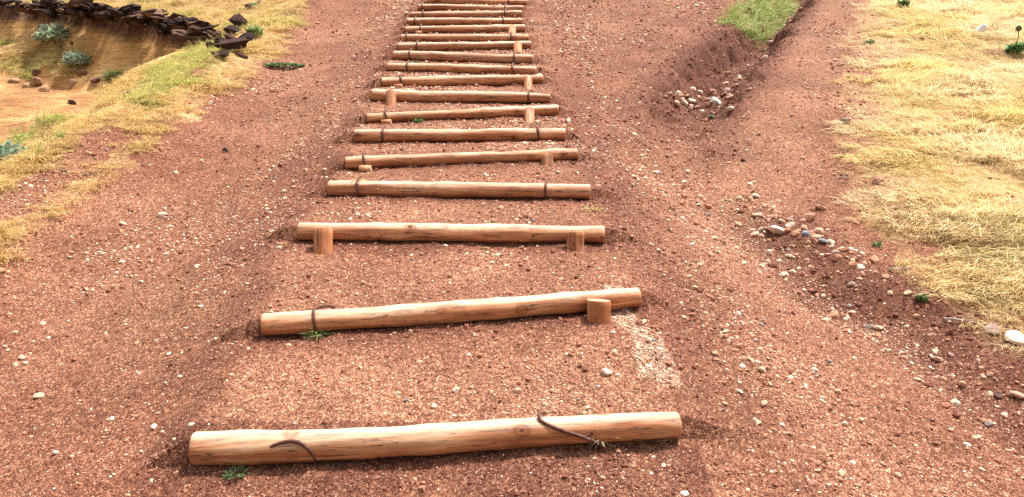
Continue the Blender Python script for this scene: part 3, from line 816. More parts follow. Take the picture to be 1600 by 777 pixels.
# fasteners of each step: ('S', u) iron staple over the log, ('P', u, half width px, up px, down px) wooden post, ('B', u) short block at its foot
FAST = {
 0: [], 1: [('S', 494, 1), ('P', 935, 18, 462, 512)], 2: [('P', 505, 15.5, 354, 401), ('P', 899, 14, 361, 397)],
 3: [('S', 562), ('S', 852)], 4: [('S', 571), ('P', 855, 9, 245, 263), ('B', 574)], 5: [('S', 599), ('S', 841)],
 6: [('S', 604), ('P', 827, 8.5, 174, 193), ('B', 606)], 7: [('P', 611, 8.5, 143, 168), ('S', 826)],
 8: [('S', 628), ('P', 825, 7, 122, 141), ('B', 624)], 9: [('S', 637), ('S', 802)], 10: [('S', 642), ('S', 804)],
 11: [('S', 651), ('P', 809, 6.5, 68, 85)], 12: [('S', 636), ('S', 799)], 13: [('S', 657), ('P', 800, 6, 41, 56), ('B', 655)],
 14: [('S', 648), ('S', 786)], 15: [('S', 661), ('S', 788)], 16: [('S', 661), ('S', 789)], 17: [('P', 683, 5.5, -2, 8), ('S', 795)], 18: []}
STEP_LABELS = [
 "lowest and thickest peeled log step, loose bent iron rods lying across it",
 "second log from the bottom, lying askew with a stout round post at its right end",
 "third log from the bottom, held by a short round post at each end",
 "fourth log from the bottom, straight, two iron staples and no posts",
 "fifth log from the bottom, thin, rising to the right onto a short post",
 "sixth log from the bottom, level, pinned by two iron staples",
 "seventh log from the bottom, small green weed sitting at its foot",
 "eighth log from the bottom, thick left end behind a tall post",
 "ninth log from the bottom, slim post at its right end, block below the left staple",
 "tenth log from the bottom, dipping slightly to the right under two iron staples",
 "eleventh log from the bottom, its left end cut square and pale, two staples",
 "twelfth log from the bottom, short pale post near the right end, right end higher",
 "thirteenth log from the bottom, dark streaked, just above the one with a post",
 "fourteenth log from the bottom, thin at left, post near right end",
 "fifteenth log from the bottom, fat pale left end and waist, two staples",
 "sixteenth log from the bottom, thickening to the right, between two stapled logs",
 "seventeenth log from the bottom, third from the top edge of the photo",
 "eighteenth log from the bottom, next to the top one, small post at left",
 "topmost log, cut off by the photo's upper edge"]
def make_step(i):
    a, b, rl, rr = LP[i]
    A, B = Vector(a), Vector(b); mid = (A + B) / 2; ax = (B - A); L = ax.length
    root = link("log_step", None, [], None, mid)
    rot = ax.to_track_quat('X', 'Z').to_euler(); root.rotation_euler = rot
    tag(root, STEP_LABELS[i], "log step", "peeled log steps climbing the red slope")
    me = log_mesh(L, rl, rr, 40 + i)
    link("log", me, [], root)
    R3 = rot.to_matrix().inverted()
    def local(p): return R3 @ (Vector(p) - mid)
    rad_at = lambda x: mix(rl, rr, x / L + .5) + .002
    for f in FAST[i]:
        # where along the log
        d = ray(f[1], (LOGS[i][1] + LOGS[i][3]) / 2)
        t = ((f[1] - LOGS[i][0]) / (LOGS[i][2] - LOGS[i][0]))
        for _ in range(4):
            p = A + ax * t; dd = p - Vector((0, 0, CAM_H)); Zc = dd.y * CP - dd.z * SP
            u = 800 + F_PX * dd.x / Zc; t += (f[1] - u) / F_PX * Zc / L
        xx = (t - .5) * L; r = rad_at(xx)
        if f[0] == 'S':
            pts = []; tilt = random.uniform(-.012, .012)
            for k in range(15):
                an = radians(-112 + 200 * k / 14)              # from low in front, up and over the top
                rr_ = r + .004
                pts.append((xx + tilt * (k / 14 - .5) * 2, -cos(an) * rr_, sin(an) * rr_))
            pts.append((xx + tilt + .004, pts[-1][1] + .012, pts[-1][2] + .012)); pts.append((xx + tilt + .010, pts[-1][1] + .012, pts[-1][2] + .004))
            if len(f) > 2:                                      # the wide open staple of the second step
                pts[-2] = (xx + .006, .012, r + .007); pts[-1] = (xx + .020, .018, r + .006)
                pts += [(xx + .045, .016, r + .008), (xx + .066, .014, r + .006), (xx + .074, .012, r - .004)]
            link("iron_staple", tube_mesh("iron_staple", pts, .0052 + .0006 * min(i, 6), M_RUST), [], root)
        elif f[0] == 'P':
            hw = f[2] / F_PX
            p = A + ax * t; dd = p - Vector((0, 0, CAM_H)); Zc = dd.y * CP - dd.z * SP
            pr = hw * Zc * .97
            g = hit(f[1], f[4] - 2)                             # foot on the soil, head against the log's face
            foot = Vector((float(g[0]), min(float(g[1]) + pr * 1.1, p.y - r - pr * .9), float(g[2])))
            hz = {1: .55, 2: .60, 7: .5}.get(i, .05)
            head = Vector((p.x, p.y - (r + pr) * .97, p.z + r * hz))
            for q_ in (head, foot):                             # keep both under the same sight line: the post stands straight
                Zq = q_.y * CP - (q_.z - CAM_H) * SP; q_.x = (f[1] - 800) / F_PX * Zq
            dirv = (head - foot); foot2 = foot - dirv.normalized() * .10
            Lp = (head - foot2).length; n = 8
            rad = [pr * (1 + .02 * sin(j * 1.7 + i)) for j in range(n + 1)]; rad[-1] *= .93
            pl = [(mix(-Lp, 0, j / n), 0, 0) for j in range(n + 1)]
            pl.insert(-1, (-.004, 0, 0)); rad.insert(-1, pr)
            me = cyl_mesh("post", pl, rad, [M_POST, M_END], seg=24, wob=.07, seed=90 + i)
            for v_ in me.vertices:
                if v_.co.x > -.006: v_.co.x += .06 * v_.co.y * (1 if i % 2 else -1) + .05 * v_.co.z
            o = link("post", me, [], root)
            M = Matrix.Translation(head) @ dirv.to_track_quat('X', 'Z').to_matrix().to_4x4()
            Mr = Matrix.Translation(mid) @ rot.to_matrix().to_4x4()
            o.matrix_basis = Mr.inverted() @ M
        else:
            p = A + ax * t
            loc = (p.x, p.y - r - .028, 0); gz = float(H0(np.array([loc[0]]), np.array([loc[1]]))[0])
            pts = [local((loc[0] - .035, loc[1], gz + .008)), local((loc[0] + .035, loc[1] - .004, gz + .014))]
            me = cyl_mesh("wedge", pts, [.024, .021], [M_WOOD, M_END], seg=9, wob=.12, seed=i)
            link("wedge", me, [], root)
    if i == 0:                                                 # the two sprung rods on the lowest log
        def surf(u, ang, lift=.006):
            t = (u - LOGS[0][0]) / (LOGS[0][2] - LOGS[0][0]); x = (t - .5) * L; r = rad_at(x) + lift
            an = radians(ang); return (x, -cos(an) * r, sin(an) * r)
        c1 = [surf(419, 12, -.002), surf(428, 22), surf(440, 30), surf(453, 34, .009), surf(465, 32, .012), surf(476, 22, .013), surf(485, 5, .013), surf(490, -20, .011), surf(493, -50, .008), surf(493, -85, .0)]
        def smooth(P, k=2):
            for _ in range(k):
                Q = [P[0]]
                for a_, b_ in zip(P[:-1], P[1:]):
                    Q.append(tuple(.75 * a_[j] + .25 * b_[j] for j in range(3))); Q.append(tuple(.25 * a_[j] + .75 * b_[j] for j in range(3)))
                Q.append(P[-1]); P = Q
            return P
        link("iron_staple", tube_mesh("iron_staple", smooth(c1), .0058, M_RUST), [], root)
        c2 = [surf(846, 108, .010), surf(840, 98, .016), surf(835, 84, .014), surf(836, 68, .008), surf(843, 54), surf(855, 40), surf(870, 26, .007), surf(888, 12, .008), surf(905, -2, .010), surf(922, -20, .012), surf(932, -42, .01)]
        link("iron_staple", tube_mesh("iron_staple", smooth(c2), .0058, M_RUST), [], root)
        c3 = [surf(898, 2, .006), surf(908, 5, .004), surf(916, 8, .006), surf(917, 14, .010), surf(916, 22, .003), surf(920, 22, .003)]
        link("nail", tube_mesh("nail", smooth(c3, 1), .0024, M_RUST), [], root)
for i in range(len(LOGS)): make_step(i)

# ------------------------------------------------------------------ stones one can pick out
STONE_ME = []; r_st = np.random.default_rng(5)
for k in range(12):
    V, Fc = chunk(2, 800 + k, .70, .65, 7)
    V[:, 2] *= .85
    V = V + .05 * np.stack([noise(V[:, 0] * 2 + 9 * k, V[:, 1] * 2 + V[:, 2], 1.3, k), noise(V[:, 1] * 2, V[:, 2] * 2 + k, 1.2, k + 3), noise(V[:, 2] * 3, V[:, 0] * 2 + k, 1.1, k + 5)], 1)
    V = V * (1 + .05 * r_st.random((len(V), 1)))
    STONE_ME.append(mesh_from("stone", V, Fc, [M_STONE], False))
def stone(u, v, wpx, color, label, group=None, variant=None, flat=1.0, name="stone", sink=.36, cat="stone"):
    p = hit(u, v); Zc = p[1] * CP - (p[2] - CAM_H) * SP
    s = wpx / 2 / F_PX * Zc * 1.05
    z = float(H(np.array([p[0]]), np.array([p[1]]))[0])
    o = link(name, STONE_ME[random.randrange(12) if variant is None else variant], [], None, (p[0], p[1], z + s * .66 * flat * (1 - 2 * sink)),
             (random.uniform(-.6, .6), random.uniform(-.6, .6), random.uniform(0, 6.28)))
    o.scale = (s, s, s * flat)
    o.color = (*color, 1)
    tag(o, label, cat, group)
    return o
WHITE = (.64, .49, .38); CREAM = (.54, .35, .24); PINK = (.45, .235, .16); TAN_ = (.42, .20, .115); GREY = (.20, .20, .22); DARK = (.085, .045, .038); LILAC = (.33, .22, .19)
for u, v, w, c, lb in [
  (252, 338, 17, WHITE, "round white stone standing alone in the middle of the left slope"),
  (60, 622, 16, CREAM, "rounded beige stone lying alone at the lower left"),
  (300, 668, 13, WHITE, "white stone just above the left end of the lowest log"),
  (240, 669, 12, WHITE, "small white stone left of the lowest log, beyond its upper left corner"),
  (353, 237, 14, DARK, "dark brown stone in the upper part of the left slope"),
  (192, 350, 13, CREAM, "flat pale stone down left of the round white one"),
  (275, 328, 10, PINK, "pinkish pebble right beside the round white stone"),
  (88, 712, 12, WHITE, "white stone near the bottom left corner"),
  (36, 560, 14, CREAM, "largest pebble of a small heap at the left edge"),
  (24, 572, 11, CREAM, "lower pebble of a small heap at the left edge"),
  (3, 427, 14, TAN_, "rusty brown stone cut by the left edge of the photo"),
  (809, 616, 16, CREAM, "round beige stone between the first and second logs, right of centre"),
  (712, 612, 15, WHITE, "whitish stone between the first and second logs, in a scatter of chips"),
  (736, 610, 10, PINK, "pink chip just right of a whitish stone between the first two logs"),
  (563, 573, 9, CREAM, "small pale pebble alone below the middle of the second log"),
  (634, 626, 9, GREY, "small grey pebble above the middle of the lowest log"),
  (948, 588, 20, WHITE, "white crumbly stone under the right end of the second log"),
  (958, 524, 10, WHITE, "white chip at the foot of the second log's post"),
  (783, 328, 10, CREAM, "pale pebble below the fourth log, right of its middle"),
  (988, 292, 9, WHITE, "small white stone right of the fourth log's end"),
  (871, 273, 9, WHITE, "whitish pebble below the right end of the fifth log"),
  (1036, 730, 9, WHITE, "small white stone below the right end of the lowest log"),
  (1152, 546, 18, PINK, "pink stone at the head of a loose trail of rubble on the right path"),
  (1186, 549, 13, CREAM, "pale round stone next to the pink one on the right path"),
  (1190, 580, 14, CREAM, "beige stone in the rubble trail on the right path"),
  (1272, 580, 13, WHITE, "whitish stone alone right of the rubble trail"),
  (1154, 612, 14, WHITE, "flat whitish stone low in the rubble trail"),
  (1335, 564, 10, WHITE, "small white stone in the middle of the lower right path"),
  (1466, 565, 22, CREAM, "largest cream stone on the lower right path, below the grass edge"),
  (1492, 632, 20, WHITE, "flat oval white stone lying on the lower right path"),
  (1314, 744, 17, CREAM, "cream stone near the bottom edge on the right"),
  (1268, 758, 18, PINK, "salmon stone near the bottom edge, left of a cream stone"),
  (1380, 727, 12, PINK, "oval beige pebble near the bottom edge at right"),
  (1390, 459, 12, CREAM, "pale stone below the tip of the washout stones"),
  (1418, 460, 16, CREAM, "beige stone beside a green sprig at the meadow's foot"),
  (1331, 448, 15, LILAC, "flat grey-pink stone on the path just below the washout stones"),
  (1371, 286, 20, PINK, "flat reddish stone at the meadow edge, halfway up"),
  (1396, 328, 17, PINK, "pinkish stone in the dry grass, upper of a pair"),
  (1394, 342, 16, CREAM, "pale stone in the dry grass, lower of a pair"),
  (1318, 192, 20, LILAC, "purplish flat stone where the upper path meets the grass"),
  (1590, 532, 34, WHITE, "big whitish rock at the right edge of the photo"),
  (1553, 518, 26, LILAC, "lilac-brown rock left of the big whitish one at right edge"),
  (1592, 622, 24, PINK, "pink-brown rock cut by the right edge, below the grass"),
  (1560, 622, 16, DARK, "dark stone beside the pink-brown rock at the right edge"),
  (1546, 620, 14, CREAM, "cream stone left of the dark one at the right edge"),
  (1500, 572, 12, PINK, "small pink stone in the soil hollow at lower right"),
  (1282, 328, 17, TAN_, "tan stone lying just above the washout stones"),
  (1263, 345, 24, PINK, "biggest pink stone at the top of the washout heap"),
  (1214, 364, 28, WHITE, "biggest white stone at the left of the washout heap"),
  (1260, 369, 19, GREY, "blue-grey stone in the middle of the washout heap"),
  (1288, 380, 19, GREY, "grey stone propping a white-pink one in the washout heap"),
  (1280, 366, 22, CREAM, "white-pink stone leaning on a grey one in the washout heap"),
  (1243, 368, 18, TAN_, "orange-brown stone left of the blue-grey one in the washout heap"),
  (1333, 418, 15, TAN_, "rusty stone at the lower tip of the washout heap"),
  (1181, 308, 15, WHITE, "white stone at the very top left of the washout heap"),
  (1172, 313, 13, CREAM, "cream stone touching the white one at the top of the washout heap"),
  (1306, 395, 14, WHITE, "white stone low in the washout heap, right of the grey one"),
  (1117, 161, 22, (.42, .40, .36), "large grey-white stone in the rubble at the rut's mouth"),
  (1141, 155, 17, PINK, "pink stone right of the large grey-white one at the rut's mouth"),
  (1058, 149, 14, WHITE, "white stone at the left side of the rubble at the rut's mouth"),
  (1082, 142, 16, CREAM, "pale slab at the top of the rubble at the rut's mouth"),
  (1112, 145, 14, PINK, "upright pink stone at the top of the rubble at the rut's mouth"),
  (1141, 172, 13, WHITE, "white chip below the large stone at the rut's mouth"),
  (1155, 122, 12, WHITE, "white stone at the foot of the dark bank in the rut"),
  (1202, 70, 16, LILAC, "grey stone inside the upper rut under the green grass"),
  (1196, 92, 10, WHITE, "small white stone on the floor of the upper rut"),
  (1055, 243, 12, PINK, "pink stone in the thin trail below the rut"),
  (1085, 450, 13, CREAM, "whitish stone on the path left of the washout heap, alone"),
  (1142, 375, 9, CREAM, "small cream pebble left of the washout heap"),
  (1255, 248, 9, CREAM, "small pale pebble on the upper right path"),
  (1162, 251, 10, DARK, "brown stone on the upper right path"),
  (115, 162, 17, DARK, "dark brown boulder alone on the sandy gully floor"),
  (52, 200, 8, LILAC, "small greyish stone on the sandy gully floor"),
  (204, 153, 24, DARK, "dark reddish rock where the green slope meets the gully floor"),
  (62, 130, 24, (.30, .17, .10), "brown rock on top of the rubble below the grassy mound"),
  (45, 137, 20, (.40, .24, .13), "tan rock in the rubble below the grassy mound"),
  (70, 143, 22, (.42, .26, .15), "light tan slab at the foot of the rubble below the grassy mound"),
  (58, 116, 18, (.16, .08, .06), "dark clod above the rubble on the grassy mound"),
  (22, 128, 16, (.38, .22, .13), "tan rock left of the rubble below the grassy mound"),
  (115, 130, 16, (.45, .30, .2), "pale rock below the small silver shrub"),
  (130, 118, 22, (.2, .10, .07), "reddish rock under the small silver shrub"),
  (150, 128, 20, (.16, .08, .06), "dark rock left of the grey-green tussock"),
  ]:
    stone(u, v, w, c, lb)
def cluster(n, path, spread, wr, cols, label, group, avoid=()):
    for _ in range(n):
        t = random.random() * (len(path) - 1); k = int(t); f = t - k
        u = mix(path[k][0], path[k + 1][0], f) + random.gauss(0, spread[0]); v = mix(path[k][1], path[k + 1][1], f) + random.gauss(0, spread[1])
        cc = random.choice(cols); nm = {CREAM: 'cream', PINK: 'pinkish', WHITE: 'whitish', TAN_: 'rusty tan', LILAC: 'greyish purple'}[cc]
        stone(u, v, wr[0] + (wr[1] - wr[0]) * random.random() ** 1.5, cc, label.replace('small ', 'small ' + nm + ' '), group)
cluster(100, [(1175, 312), (1210, 350), (1255, 358), (1285, 385), (1320, 408), (1360, 420)], (17, 12), (7, 17), [CREAM, PINK, WHITE, TAN_, PINK],
        "small stone in the washout heap beside the right path", "small stones in the washout heap")
cluster(36, [(1045, 150), (1085, 160), (1125, 165), (1160, 130)], (12, 9), (7, 15), [CREAM, PINK, WHITE, LILAC],
        "small stone in the rubble at the rut's mouth", "small stones at the rut's mouth")
cluster(60, [(1140, 525), (1165, 560), (1195, 600), (1190, 640), (1235, 700), (1300, 740)], (22, 12), (6, 14), [CREAM, PINK, WHITE, TAN_],
        "small stone in the rubble trail down the lower right path", "small stones in the rubble trail")
cluster(26, [(1470, 530), (1520, 570), (1560, 600), (1600, 625)], (14, 12), (7, 14), [CREAM, PINK, LILAC, TAN_],
        "small stone in the bare strip along the meadow's foot at lower right", "small stones along the meadow's foot")
cluster(14, [(0, 345), (60, 310), (110, 270), (200, 225)], (12, 6), (6, 10), [CREAM, PINK, LILAC],
        "small stone in the bare strip between the straw verges at left", "small stones in the left verge")
cluster(10, [(150, 390), (90, 480), (20, 560), (60, 510)], (40, 16), (6, 9), [CREAM, WHITE, CREAM],
        "small stone scattered over the lower left slope", "small stones on the left slope")

# ------------------------------------------------------------------ dark rock ledges over the sandy cliff
ROCK_ME = []
for k in range(9):
    V, Fc = chunk(3, 900 + k, .5, .3, 10)
    r = np.random.default_rng(k)
    lay = np.sin(V[:, 2] * 16 + 2 * noise(V[:, 0] * 2, V[:, 1] * 2, 1, k))      # bedding: in and out by layers
    V[:, :2] *= (1 + .09 * lay + .12 * noise(V[:, 0] * 3 + k, V[:, 2] * 5, 1.2, k + 7))[:, None]
    ROCK_ME.append(mesh_from("rock_slab", V, Fc, [M_ROCK], False))
def outcrop(label, items, name="rock_ledge"):
    xs = np.mean([i[0] for i in items], 0)
    root = link(name, None, [], None, tuple(xs)); tag(root, label, "rock ledge", "dark rock ledges above the gully")
    for (p, sc, rz, colr) in items:
        o = link("rock_slab", random.choice(ROCK_ME), [], root, tuple(np.array(p) - xs), (random.uniform(-.4, .4), random.uniform(-.3, .3), rz))
        o.scale = sc; o.color = (*colr, 1)
def cliff_items(x0, x1, n, seed):
    n = int(n * 3.2)
    r = random.Random(seed); it = []
    cx = [p[0] for p in CLIFF]; cy = [p[1] for p in CLIFF]
    for k in range(n):
        x = mix(x0, x1, (k + r.random()) / n); y = float(np.interp(x, cx, cy)) - .12 + r.uniform(-.16, .14)
        ztop = float(H0(np.array([x]), np.array([y + .45]))[0])
        lv = r.random(); z = ztop + .03 - .24 * lv * r.uniform(.4, 1); y += r.uniform(-.10, .22) * (1 - lv)
        w = r.uniform(.035, .12) * (1.9 if r.random() < .18 else 1)
        colr = r.choice([(.060, .030, .024), (.085, .042, .032), (.045, .026, .024), (.15, .075, .05), (.28, .17, .11), (.20, .11, .07)])
        it.append(((x, y, z), (w, w * r.uniform(.7, 1), w * r.uniform(.5, .95)), r.uniform(-.9, .6), colr))
    return it
outcrop("long dark rock ledge overhanging the sandy cliff at far left", cliff_items(-13.5, -8.6, 46, 1))
outcrop("middle stretch of dark layered rock along the top of the sandy cliff", cliff_items(-8.6, -6.3, 44, 2))
outcrop("right stretch of dark ledge dipping towards the green slope", cliff_items(-6.3, -3.75, 50, 3))
def block(label, lst):
    it = []
    for (u, v, w, h, colr, lift) in lst:
        p = hit(u, v + 6); Zc = p[1] * CP - (p[2] - CAM_H) * SP
        s = w / 2 / F_PX * Zc
        it.append(((p[0], p[1], p[2] + lift * Zc / F_PX), (s * 1.05, s * .8, h / F_PX * Zc), random.uniform(-.3, .3), colr))
    outcrop(label, it)
block("dark layered boulder sticking out where the gully's head meets the verge", [(366, 76, 52, 26, (.085, .038, .030), 12), (346, 86, 30, 18, (.09, .045, .03), 6), (386, 66, 30, 20, (.06, .03, .026), 12), (330, 70, 26, 13, (.10, .05, .036), 4), (316, 66, 22, 11, (.07, .035, .028), 3), (350, 68, 30, 15, (.07, .033, .028), 8), (362, 64, 26, 14, (.13, .065, .045), 10), (378, 84, 22, 12, (.12, .055, .04), 2), (338, 80, 18, 10, (.15, .08, .05), 2)])
block("upright dark block standing above the layered boulder", [(376, 40, 40, 30, (.085, .04, .032), 10), (368, 52, 34, 22, (.07, .035, .03), 8)])
stone(392, 14, 17, DARK, "dark stone behind the upright block, left of its twin", name="stone", flat=1.3)
stone(405, 9, 15, DARK, "dark stone behind the upright block, right of its twin", name="stone", flat=1.3)

# ------------------------------------------------------------------ plants
def leaf_mesh(name, n, r, ll, lw, seed, up=(.2, 1.3), base_spread=.4, curl=.5, flatten=.7, segs=2):
    """n leaves as small bent blades set around the stems inside a flattened ball of radius r"""
    g = np.random.default_rng(seed); V = []; Fc = []
    for _ in range(n):
        a = g.uniform(0, 2 * pi); rr = r * base_spread * math.sqrt(g.random()) ; h = r * flatten * g.random()
        bx, by, bz = rr * cos(a), rr * sin(a), h * (1 - (rr / (r + 1e-9)) ** 2)
        a2 = a + g.normal() * .7; el = g.uniform(*up); L = ll * (.6 + .7 * g.random()); w = lw * (.7 + .6 * g.random())
        dx, dy = cos(a2), sin(a2); px, py, pz = bx, by, bz; o = len(V)
        roll = g.normal() * .5
        sx, sy, sz = -dy * cos(roll), dx * cos(roll), sin(roll)
        prof = [.35, 1, .75, 0] if segs == 3 else [.5, 1, 0]
        for k in range(segs + 1):
            q = prof[k] * w
            V.append((px - sx * q, py - sy * q, pz - sz * q))
            if k < segs: V.append((px + sx * q, py + sy * q, pz + sz * q))
            e = el - curl * k / segs; st = L / segs
            px += dx * cos(e) * st; py += dy * cos(e) * st; pz += sin(e) * st
        for k in range(segs - 1): Fc.append((o + 2 * k, o + 2 * k + 1, o + 2 * k + 3, o + 2 * k + 2))
        Fc.append((o + 2 * segs - 2, o + 2 * segs - 1, o + 2 * segs))
    return mesh_from(name, V, Fc, [M_LEAF])
def stems_mesh(n, r, h, seed, rad=.006):
    g = np.random.default_rng(seed); V, Fc, mi = [], [], []
    for _ in range(n):
        a = g.uniform(0, 2 * pi); e = r * g.uniform(.3, .8)
        P = [(0, 0, -.03), (e * cos(a) * .4, e * sin(a) * .4, h * .5), (e * cos(a), e * sin(a), h * g.uniform(.7, 1))]
        add_cyl(V, Fc, mi, P, [rad, rad * .8, rad * .4], seg=5, m_end=0)
    return mesh_from("stems", V, Fc, [M_LEAF])
def plant(name, u, v, wpx, label, cat, colr, n, ll, lw, seed, group=None, stem=True, stemcol=(.16, .09, .05), dz=0.0, **kw):
    p = hit(u, v); Zc = p[1] * CP - (p[2] - CAM_H) * SP
    r = wpx / 2 / F_PX * Zc
    root = link(name, None, [], None, (p[0], p[1], p[2] + dz)); tag(root, label, cat, group)
    k = 1.0
    o = link("foliage", leaf_mesh("foliage", n, r, ll * r, lw * r, seed, **kw), [], root); o.color = (*colr, 1)
    n2 = max(6, n // 4)
    kw2 = dict(kw)
    o2 = link("young_leaves", leaf_mesh("young_leaves", n2, r, ll * r * .8, lw * r, seed + 1, **kw2), [], root); o2.color = (*[min(1, c * 1.7) for c in colr], 1)
    if stem:
        s = link("stems", stems_mesh(7, r, r * .7, seed + 2, r * .025), [], root); s.color = (*stemcol, 1)
    return root, r
SILVER = (.36, .42, .30); DGREEN = (.07, .14, .055); BRIGHT = (.30, .42, .10)
plant("silver_shrub", 86, 66, 56, "wide silver-green shrub growing against the foot of the sandy cliff", "shrub", SILVER, 560, .42, .07, 1, base_spread=.85, flatten=.8)
plant("silver_shrub", 121, 102, 42, "smaller silver-green shrub at the right end of the grassy mound", "shrub", (.36, .44, .34), 360, .46, .085, 2, base_spread=.8, flatten=.75)
plant("silver_shrub", 8, 262, 76, "silver-green leafy plant cut by the left edge, below a green grass hump", "shrub", (.26, .34, .25), 260, .46, .12, 3, base_spread=.75, flatten=.9)
plant("grass_tussock", 178, 132, 40, "grey-green tussock at the foot of the sandy cliff", "tussock", (.24, .30, .12), 300, .8, .028, 4, up=(.5, 1.4), base_spread=.45, curl=1.0)
plant("leafy_plant", 399, 58, 36, "pale green leafy plant beside the dark layered boulder", "plant", (.30, .38, .16), 260, .55, .06, 5, up=(.3, 1.4), base_spread=.5)
plant("leafy_plant", 397, 12, 14, "small bright green tuft between the two dark stones at the top left", "plant", (.08, .34, .13), 60, .6, .09, 6)
plant("creeping_plant", 444, 104, 62, "low dark green creeping plant on the edge of the left slope", "plant", (.14, .22, .09), 420, .20, .06, 7, flatten=.10, base_spread=.95, up=(.0, .9), stem=False)
plant("leafy_plant", 1411, 12, 26, "dark green leafy plant at the top of the little bank in the meadow", "plant", (.13, .22, .10), 200, .5, .08, 8, base_spread=.5)
plant("leafy_plant", 1588, 84, 36, "green leafy plant near the right edge under a brown seed head", "plant", (.14, .26, .10), 200, .55, .09, 9, base_spread=.55)
plant("leafy_plant", 1358, 70, 24, "small grey-green plant at the upper left edge of the meadow", "plant", (.16, .22, .10), 120, .5, .07, 10, flatten=.4, base_spread=.6)
plant("leafy_plant", 1370, 386, 20, "small green weed on the soil right of the washout heap", "weed", (.14, .26, .08), 80, .6, .08, 11, flatten=.4)
plant("leafy_plant", 1440, 470, 30, "dark green sprig at the foot of the meadow next to a beige stone", "weed", (.10, .17, .05), 90, .55, .07, 12, flatten=.4)
plant("leafy_plant", 1112, 185, 14, "tiny green weed in the rubble at the rut's mouth", "weed", (.13, .26, .13), 50, .5, .12, 13, flatten=.4)
plant("leafy_plant", 654, 191, 20, "small round-leaved weed below the seventh log", "weed", (.12, .24, .07), 60, .42, .17, 14, flatten=.3, base_spread=.6, stem=False)
plant("grass_sprig", 370, 744, 52, "short dark green grass sprig under the left end of the lowest log", "weed", (.15, .22, .09), 80, .62, .035, 15, up=(.15, 1.0), flatten=.2, base_spread=.45, stem=False)
plant("grass_sprig", 496, 526, 66, "green and straw grass tuft at the staple of the second log", "weed", (.22, .27, .10), 60, .75, .018, 16, up=(.1, .9), flatten=.1, base_spread=.3, stem=False, curl=.9)
plant("grass_sprig", 936, 700, 66, "thin dry grass tuft growing from under the lowest log at right", "weed", (.52, .46, .26), 60, .9, .018, 17, up=(.2, 1.2), flatten=.25, base_spread=.2, stem=False, curl=1.0, dz=.012)
plant("grass_sprig", 560, 304, 34, "dry straw wisp at the foot of the fourth log's left staple", "weed", (.50, .38, .16), 40, .8, .02, 18, up=(.0, .8), flatten=.05, base_spread=.3, stem=False)
plant("grass_sprig", 925, 328, 40, "yellowish dry tuft below the right end of the fourth log", "weed", (.42, .38, .13), 90, .35, .03, 19, up=(.0, .9), flatten=.1, base_spread=.8, stem=False)
plant("grass_sprig", 1190, 362, 0.1 + 10, "tiny green sprout beside the white washout stone", "weed", (.12, .22, .08), 20, .6, .08, 20, stem=False)
plant("grass_sprig", 648, 98, 22, "tiny green weeds between the tenth and eleventh logs", "weed", (.14, .2, .07), 50, .3, .05, 21, flatten=.1, base_spread=.8, stem=False)
# fresh green grass hanging over the rut's upper bank
def green_mat(label, pts, n, seed, grp="green grass clumps on the rut's bank"):
    P = [hit(u, v) for u, v in pts]
    c = np.mean(P, 0); root = link("green_grass_clump", None, [], None, tuple(c)); tag(root, label, "grass clump", grp)
    g = np.random.default_rng(seed); poly = [p[:2] for p in P]
    mn = np.min(P, 0); mx = np.max(P, 0)
    for j, (colr, nn) in enumerate([((.30, .42, .10), int(n * .8)), ((.50, .62, .22), n // 2), ((.60, .46, .22), n // 2)]):
        V = []; Fc = []; cnt = 0
        while cnt < nn:
            x = g.uniform(mn[0], mx[0]); y = g.uniform(mn[1], mx[1])
            if not in_poly(np.array([x]), np.array([y]), poly)[0]: continue
            tv, tf = tuft(int(g.integers(1e6)), 12, .08 + (.24 if grp else .05) * g.random() ** 3, .0042, 1.2 + .9 * g.random(), .03, 1.5)
            x += g.normal() * .07; y += g.normal() * .09
            th = g.uniform(0, 6.28) * .5 - 1.6; ct, st_ = cos(th), sin(th); o = len(V)
            z = float(H(np.array([x]), np.array([y]))[0])
            for v in tv: V.append((x + v[0] * ct - v[1] * st_ - c[0], y + v[0] * st_ + v[1] * ct - c[1], z + v[2] - c[2]))
            Fc += [tuple(i + o for i in f) for f in tf]; cnt += 1
        o = link("blades", mesh_from("blades", V, Fc, [M_LEAF]), [], root); o.color = (*colr, 1)
green_mat("large clump of bright green grass hanging over the rut's left bank", [(1150, 22), (1180, 5), (1215, 8), (1222, 34), (1190, 42), (1176, 66), (1160, 50), (1130, 40)], 260, 1)
green_mat("smaller clump of bright green grass higher up beside the rut", [(1200, -6), (1236, -6), (1242, 16), (1222, 20), (1205, 8)], 90, 2)
green_mat("low strip of fresh green grass over the small hump at the left edge", [(16, 207), (50, 205), (80, 222), (82, 234), (66, 233), (45, 222), (18, 216)], 150, 3, None)
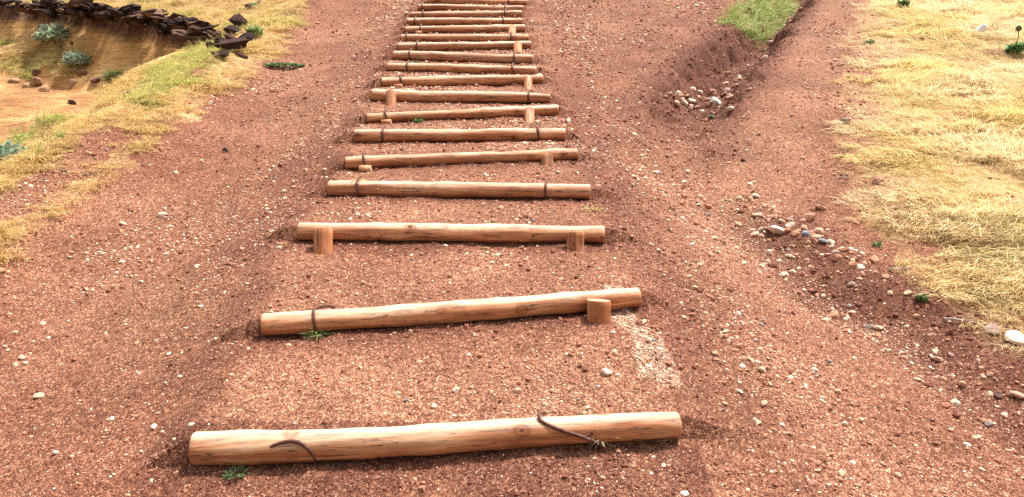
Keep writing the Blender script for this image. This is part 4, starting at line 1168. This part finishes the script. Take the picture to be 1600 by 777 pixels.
# dried seed heads on stalks
def seed_head(u, v, hpx, label):
    p = hit(u, v); Zc = p[1] * CP - (p[2] - CAM_H) * SP; h = hpx / F_PX * Zc
    root = link("seed_head", None, [], None, tuple(p)); tag(root, label, "seed head", "brown seed heads on bare stalks")
    s = link("stalk", cyl_mesh("stalk", [(0, 0, -.02), (h * .03, 0, h * .5), (0, 0, h * .8)], [h * .025, h * .02, h * .018], [M_LEAF, M_LEAF], seg=6), [], root); s.color = (.20, .22, .10, 1)
    prof = [(0, .02), (.06, .09), (.16, .15), (.28, .14), (.38, .08), (.44, .015)]
    me = cyl_mesh("bud", [(0, 0, h * (.72 + a * .75)) for a, _ in prof], [h * b * .9 for _, b in prof], [M_LEAF, M_LEAF], seg=12, wob=.1)
    b = link("bud", me, [], root); b.color = (.15, .12, .05, 1)
seed_head(1588, 74, 32, "brown oval seed head standing on a bare stalk near the right edge")
seed_head(97, 92, 22, "dark seed head on a stalk, left one above the small silver shrub")
seed_head(114, 88, 22, "dark seed head on a stalk, right one above the small silver shrub")
# white tilted stone in the little meadow bank
def white_block():
    p = hit(1533, 52); Zc = p[1] * CP - (p[2] - CAM_H) * SP; s = Zc / F_PX
    bm = bmesh.new(); bmesh.ops.create_cone(bm, cap_ends=True, segments=20, radius1=7 * s, radius2=5 * s, depth=15 * s)
    bmesh.ops.bevel(bm, geom=[e for e in bm.edges if e.calc_length() < 4 * s], offset=.6 * s, segments=2, affect='EDGES')
    me = bpy.data.meshes.new("white_block"); bm.to_mesh(me); bm.free(); me.materials.append(M_STONE)
    o = link("white_block", me, [], None, (p[0], p[1], p[2] + 6 * s), (radians(25), radians(32), 0)); o.color = (.85, .85, .84, 1)
    tag(o, "small white tapered lump lying tilted in the dry meadow's bank", "block")
white_block()
# bare twigs at the edge of the meadow
def twig(u, v, wpx, label, seed):
    p = hit(u, v); Zc = p[1] * CP - (p[2] - CAM_H) * SP; L = wpx / F_PX * Zc; g = random.Random(seed)
    V, Fc, mi = [], [], []
    pts = [(-L / 2, 0, .01), (-L * .2, g.uniform(-.02, .02), .02), (L * .1, g.uniform(-.03, .03), .015), (L / 2, g.uniform(-.04, .04), .03)]
    add_cyl(V, Fc, mi, pts, [.005, .0045, .004, .002], seg=6, m_end=0)
    add_cyl(V, Fc, mi, [pts[2], (L * .3, -.06, .05)], [.003, .001], seg=5, m_end=0)
    o = link("twig", mesh_from("twig", V, Fc, [M_STONE]), [], None, tuple(p), (0, 0, g.uniform(-1.2, -.4))); o.color = (.50, .42, .36, 1)
    tag(o, label, "twig")
twig(1402, 428, 26, "pale bare twig lying at the foot of the meadow above a beige stone", 1)
twig(1318, 282, 22, "pale bare twig on the soil at the meadow edge, upper one", 2)
twig(1500, 508, 44, "long thin bare twig along the meadow's foot at lower right", 3)
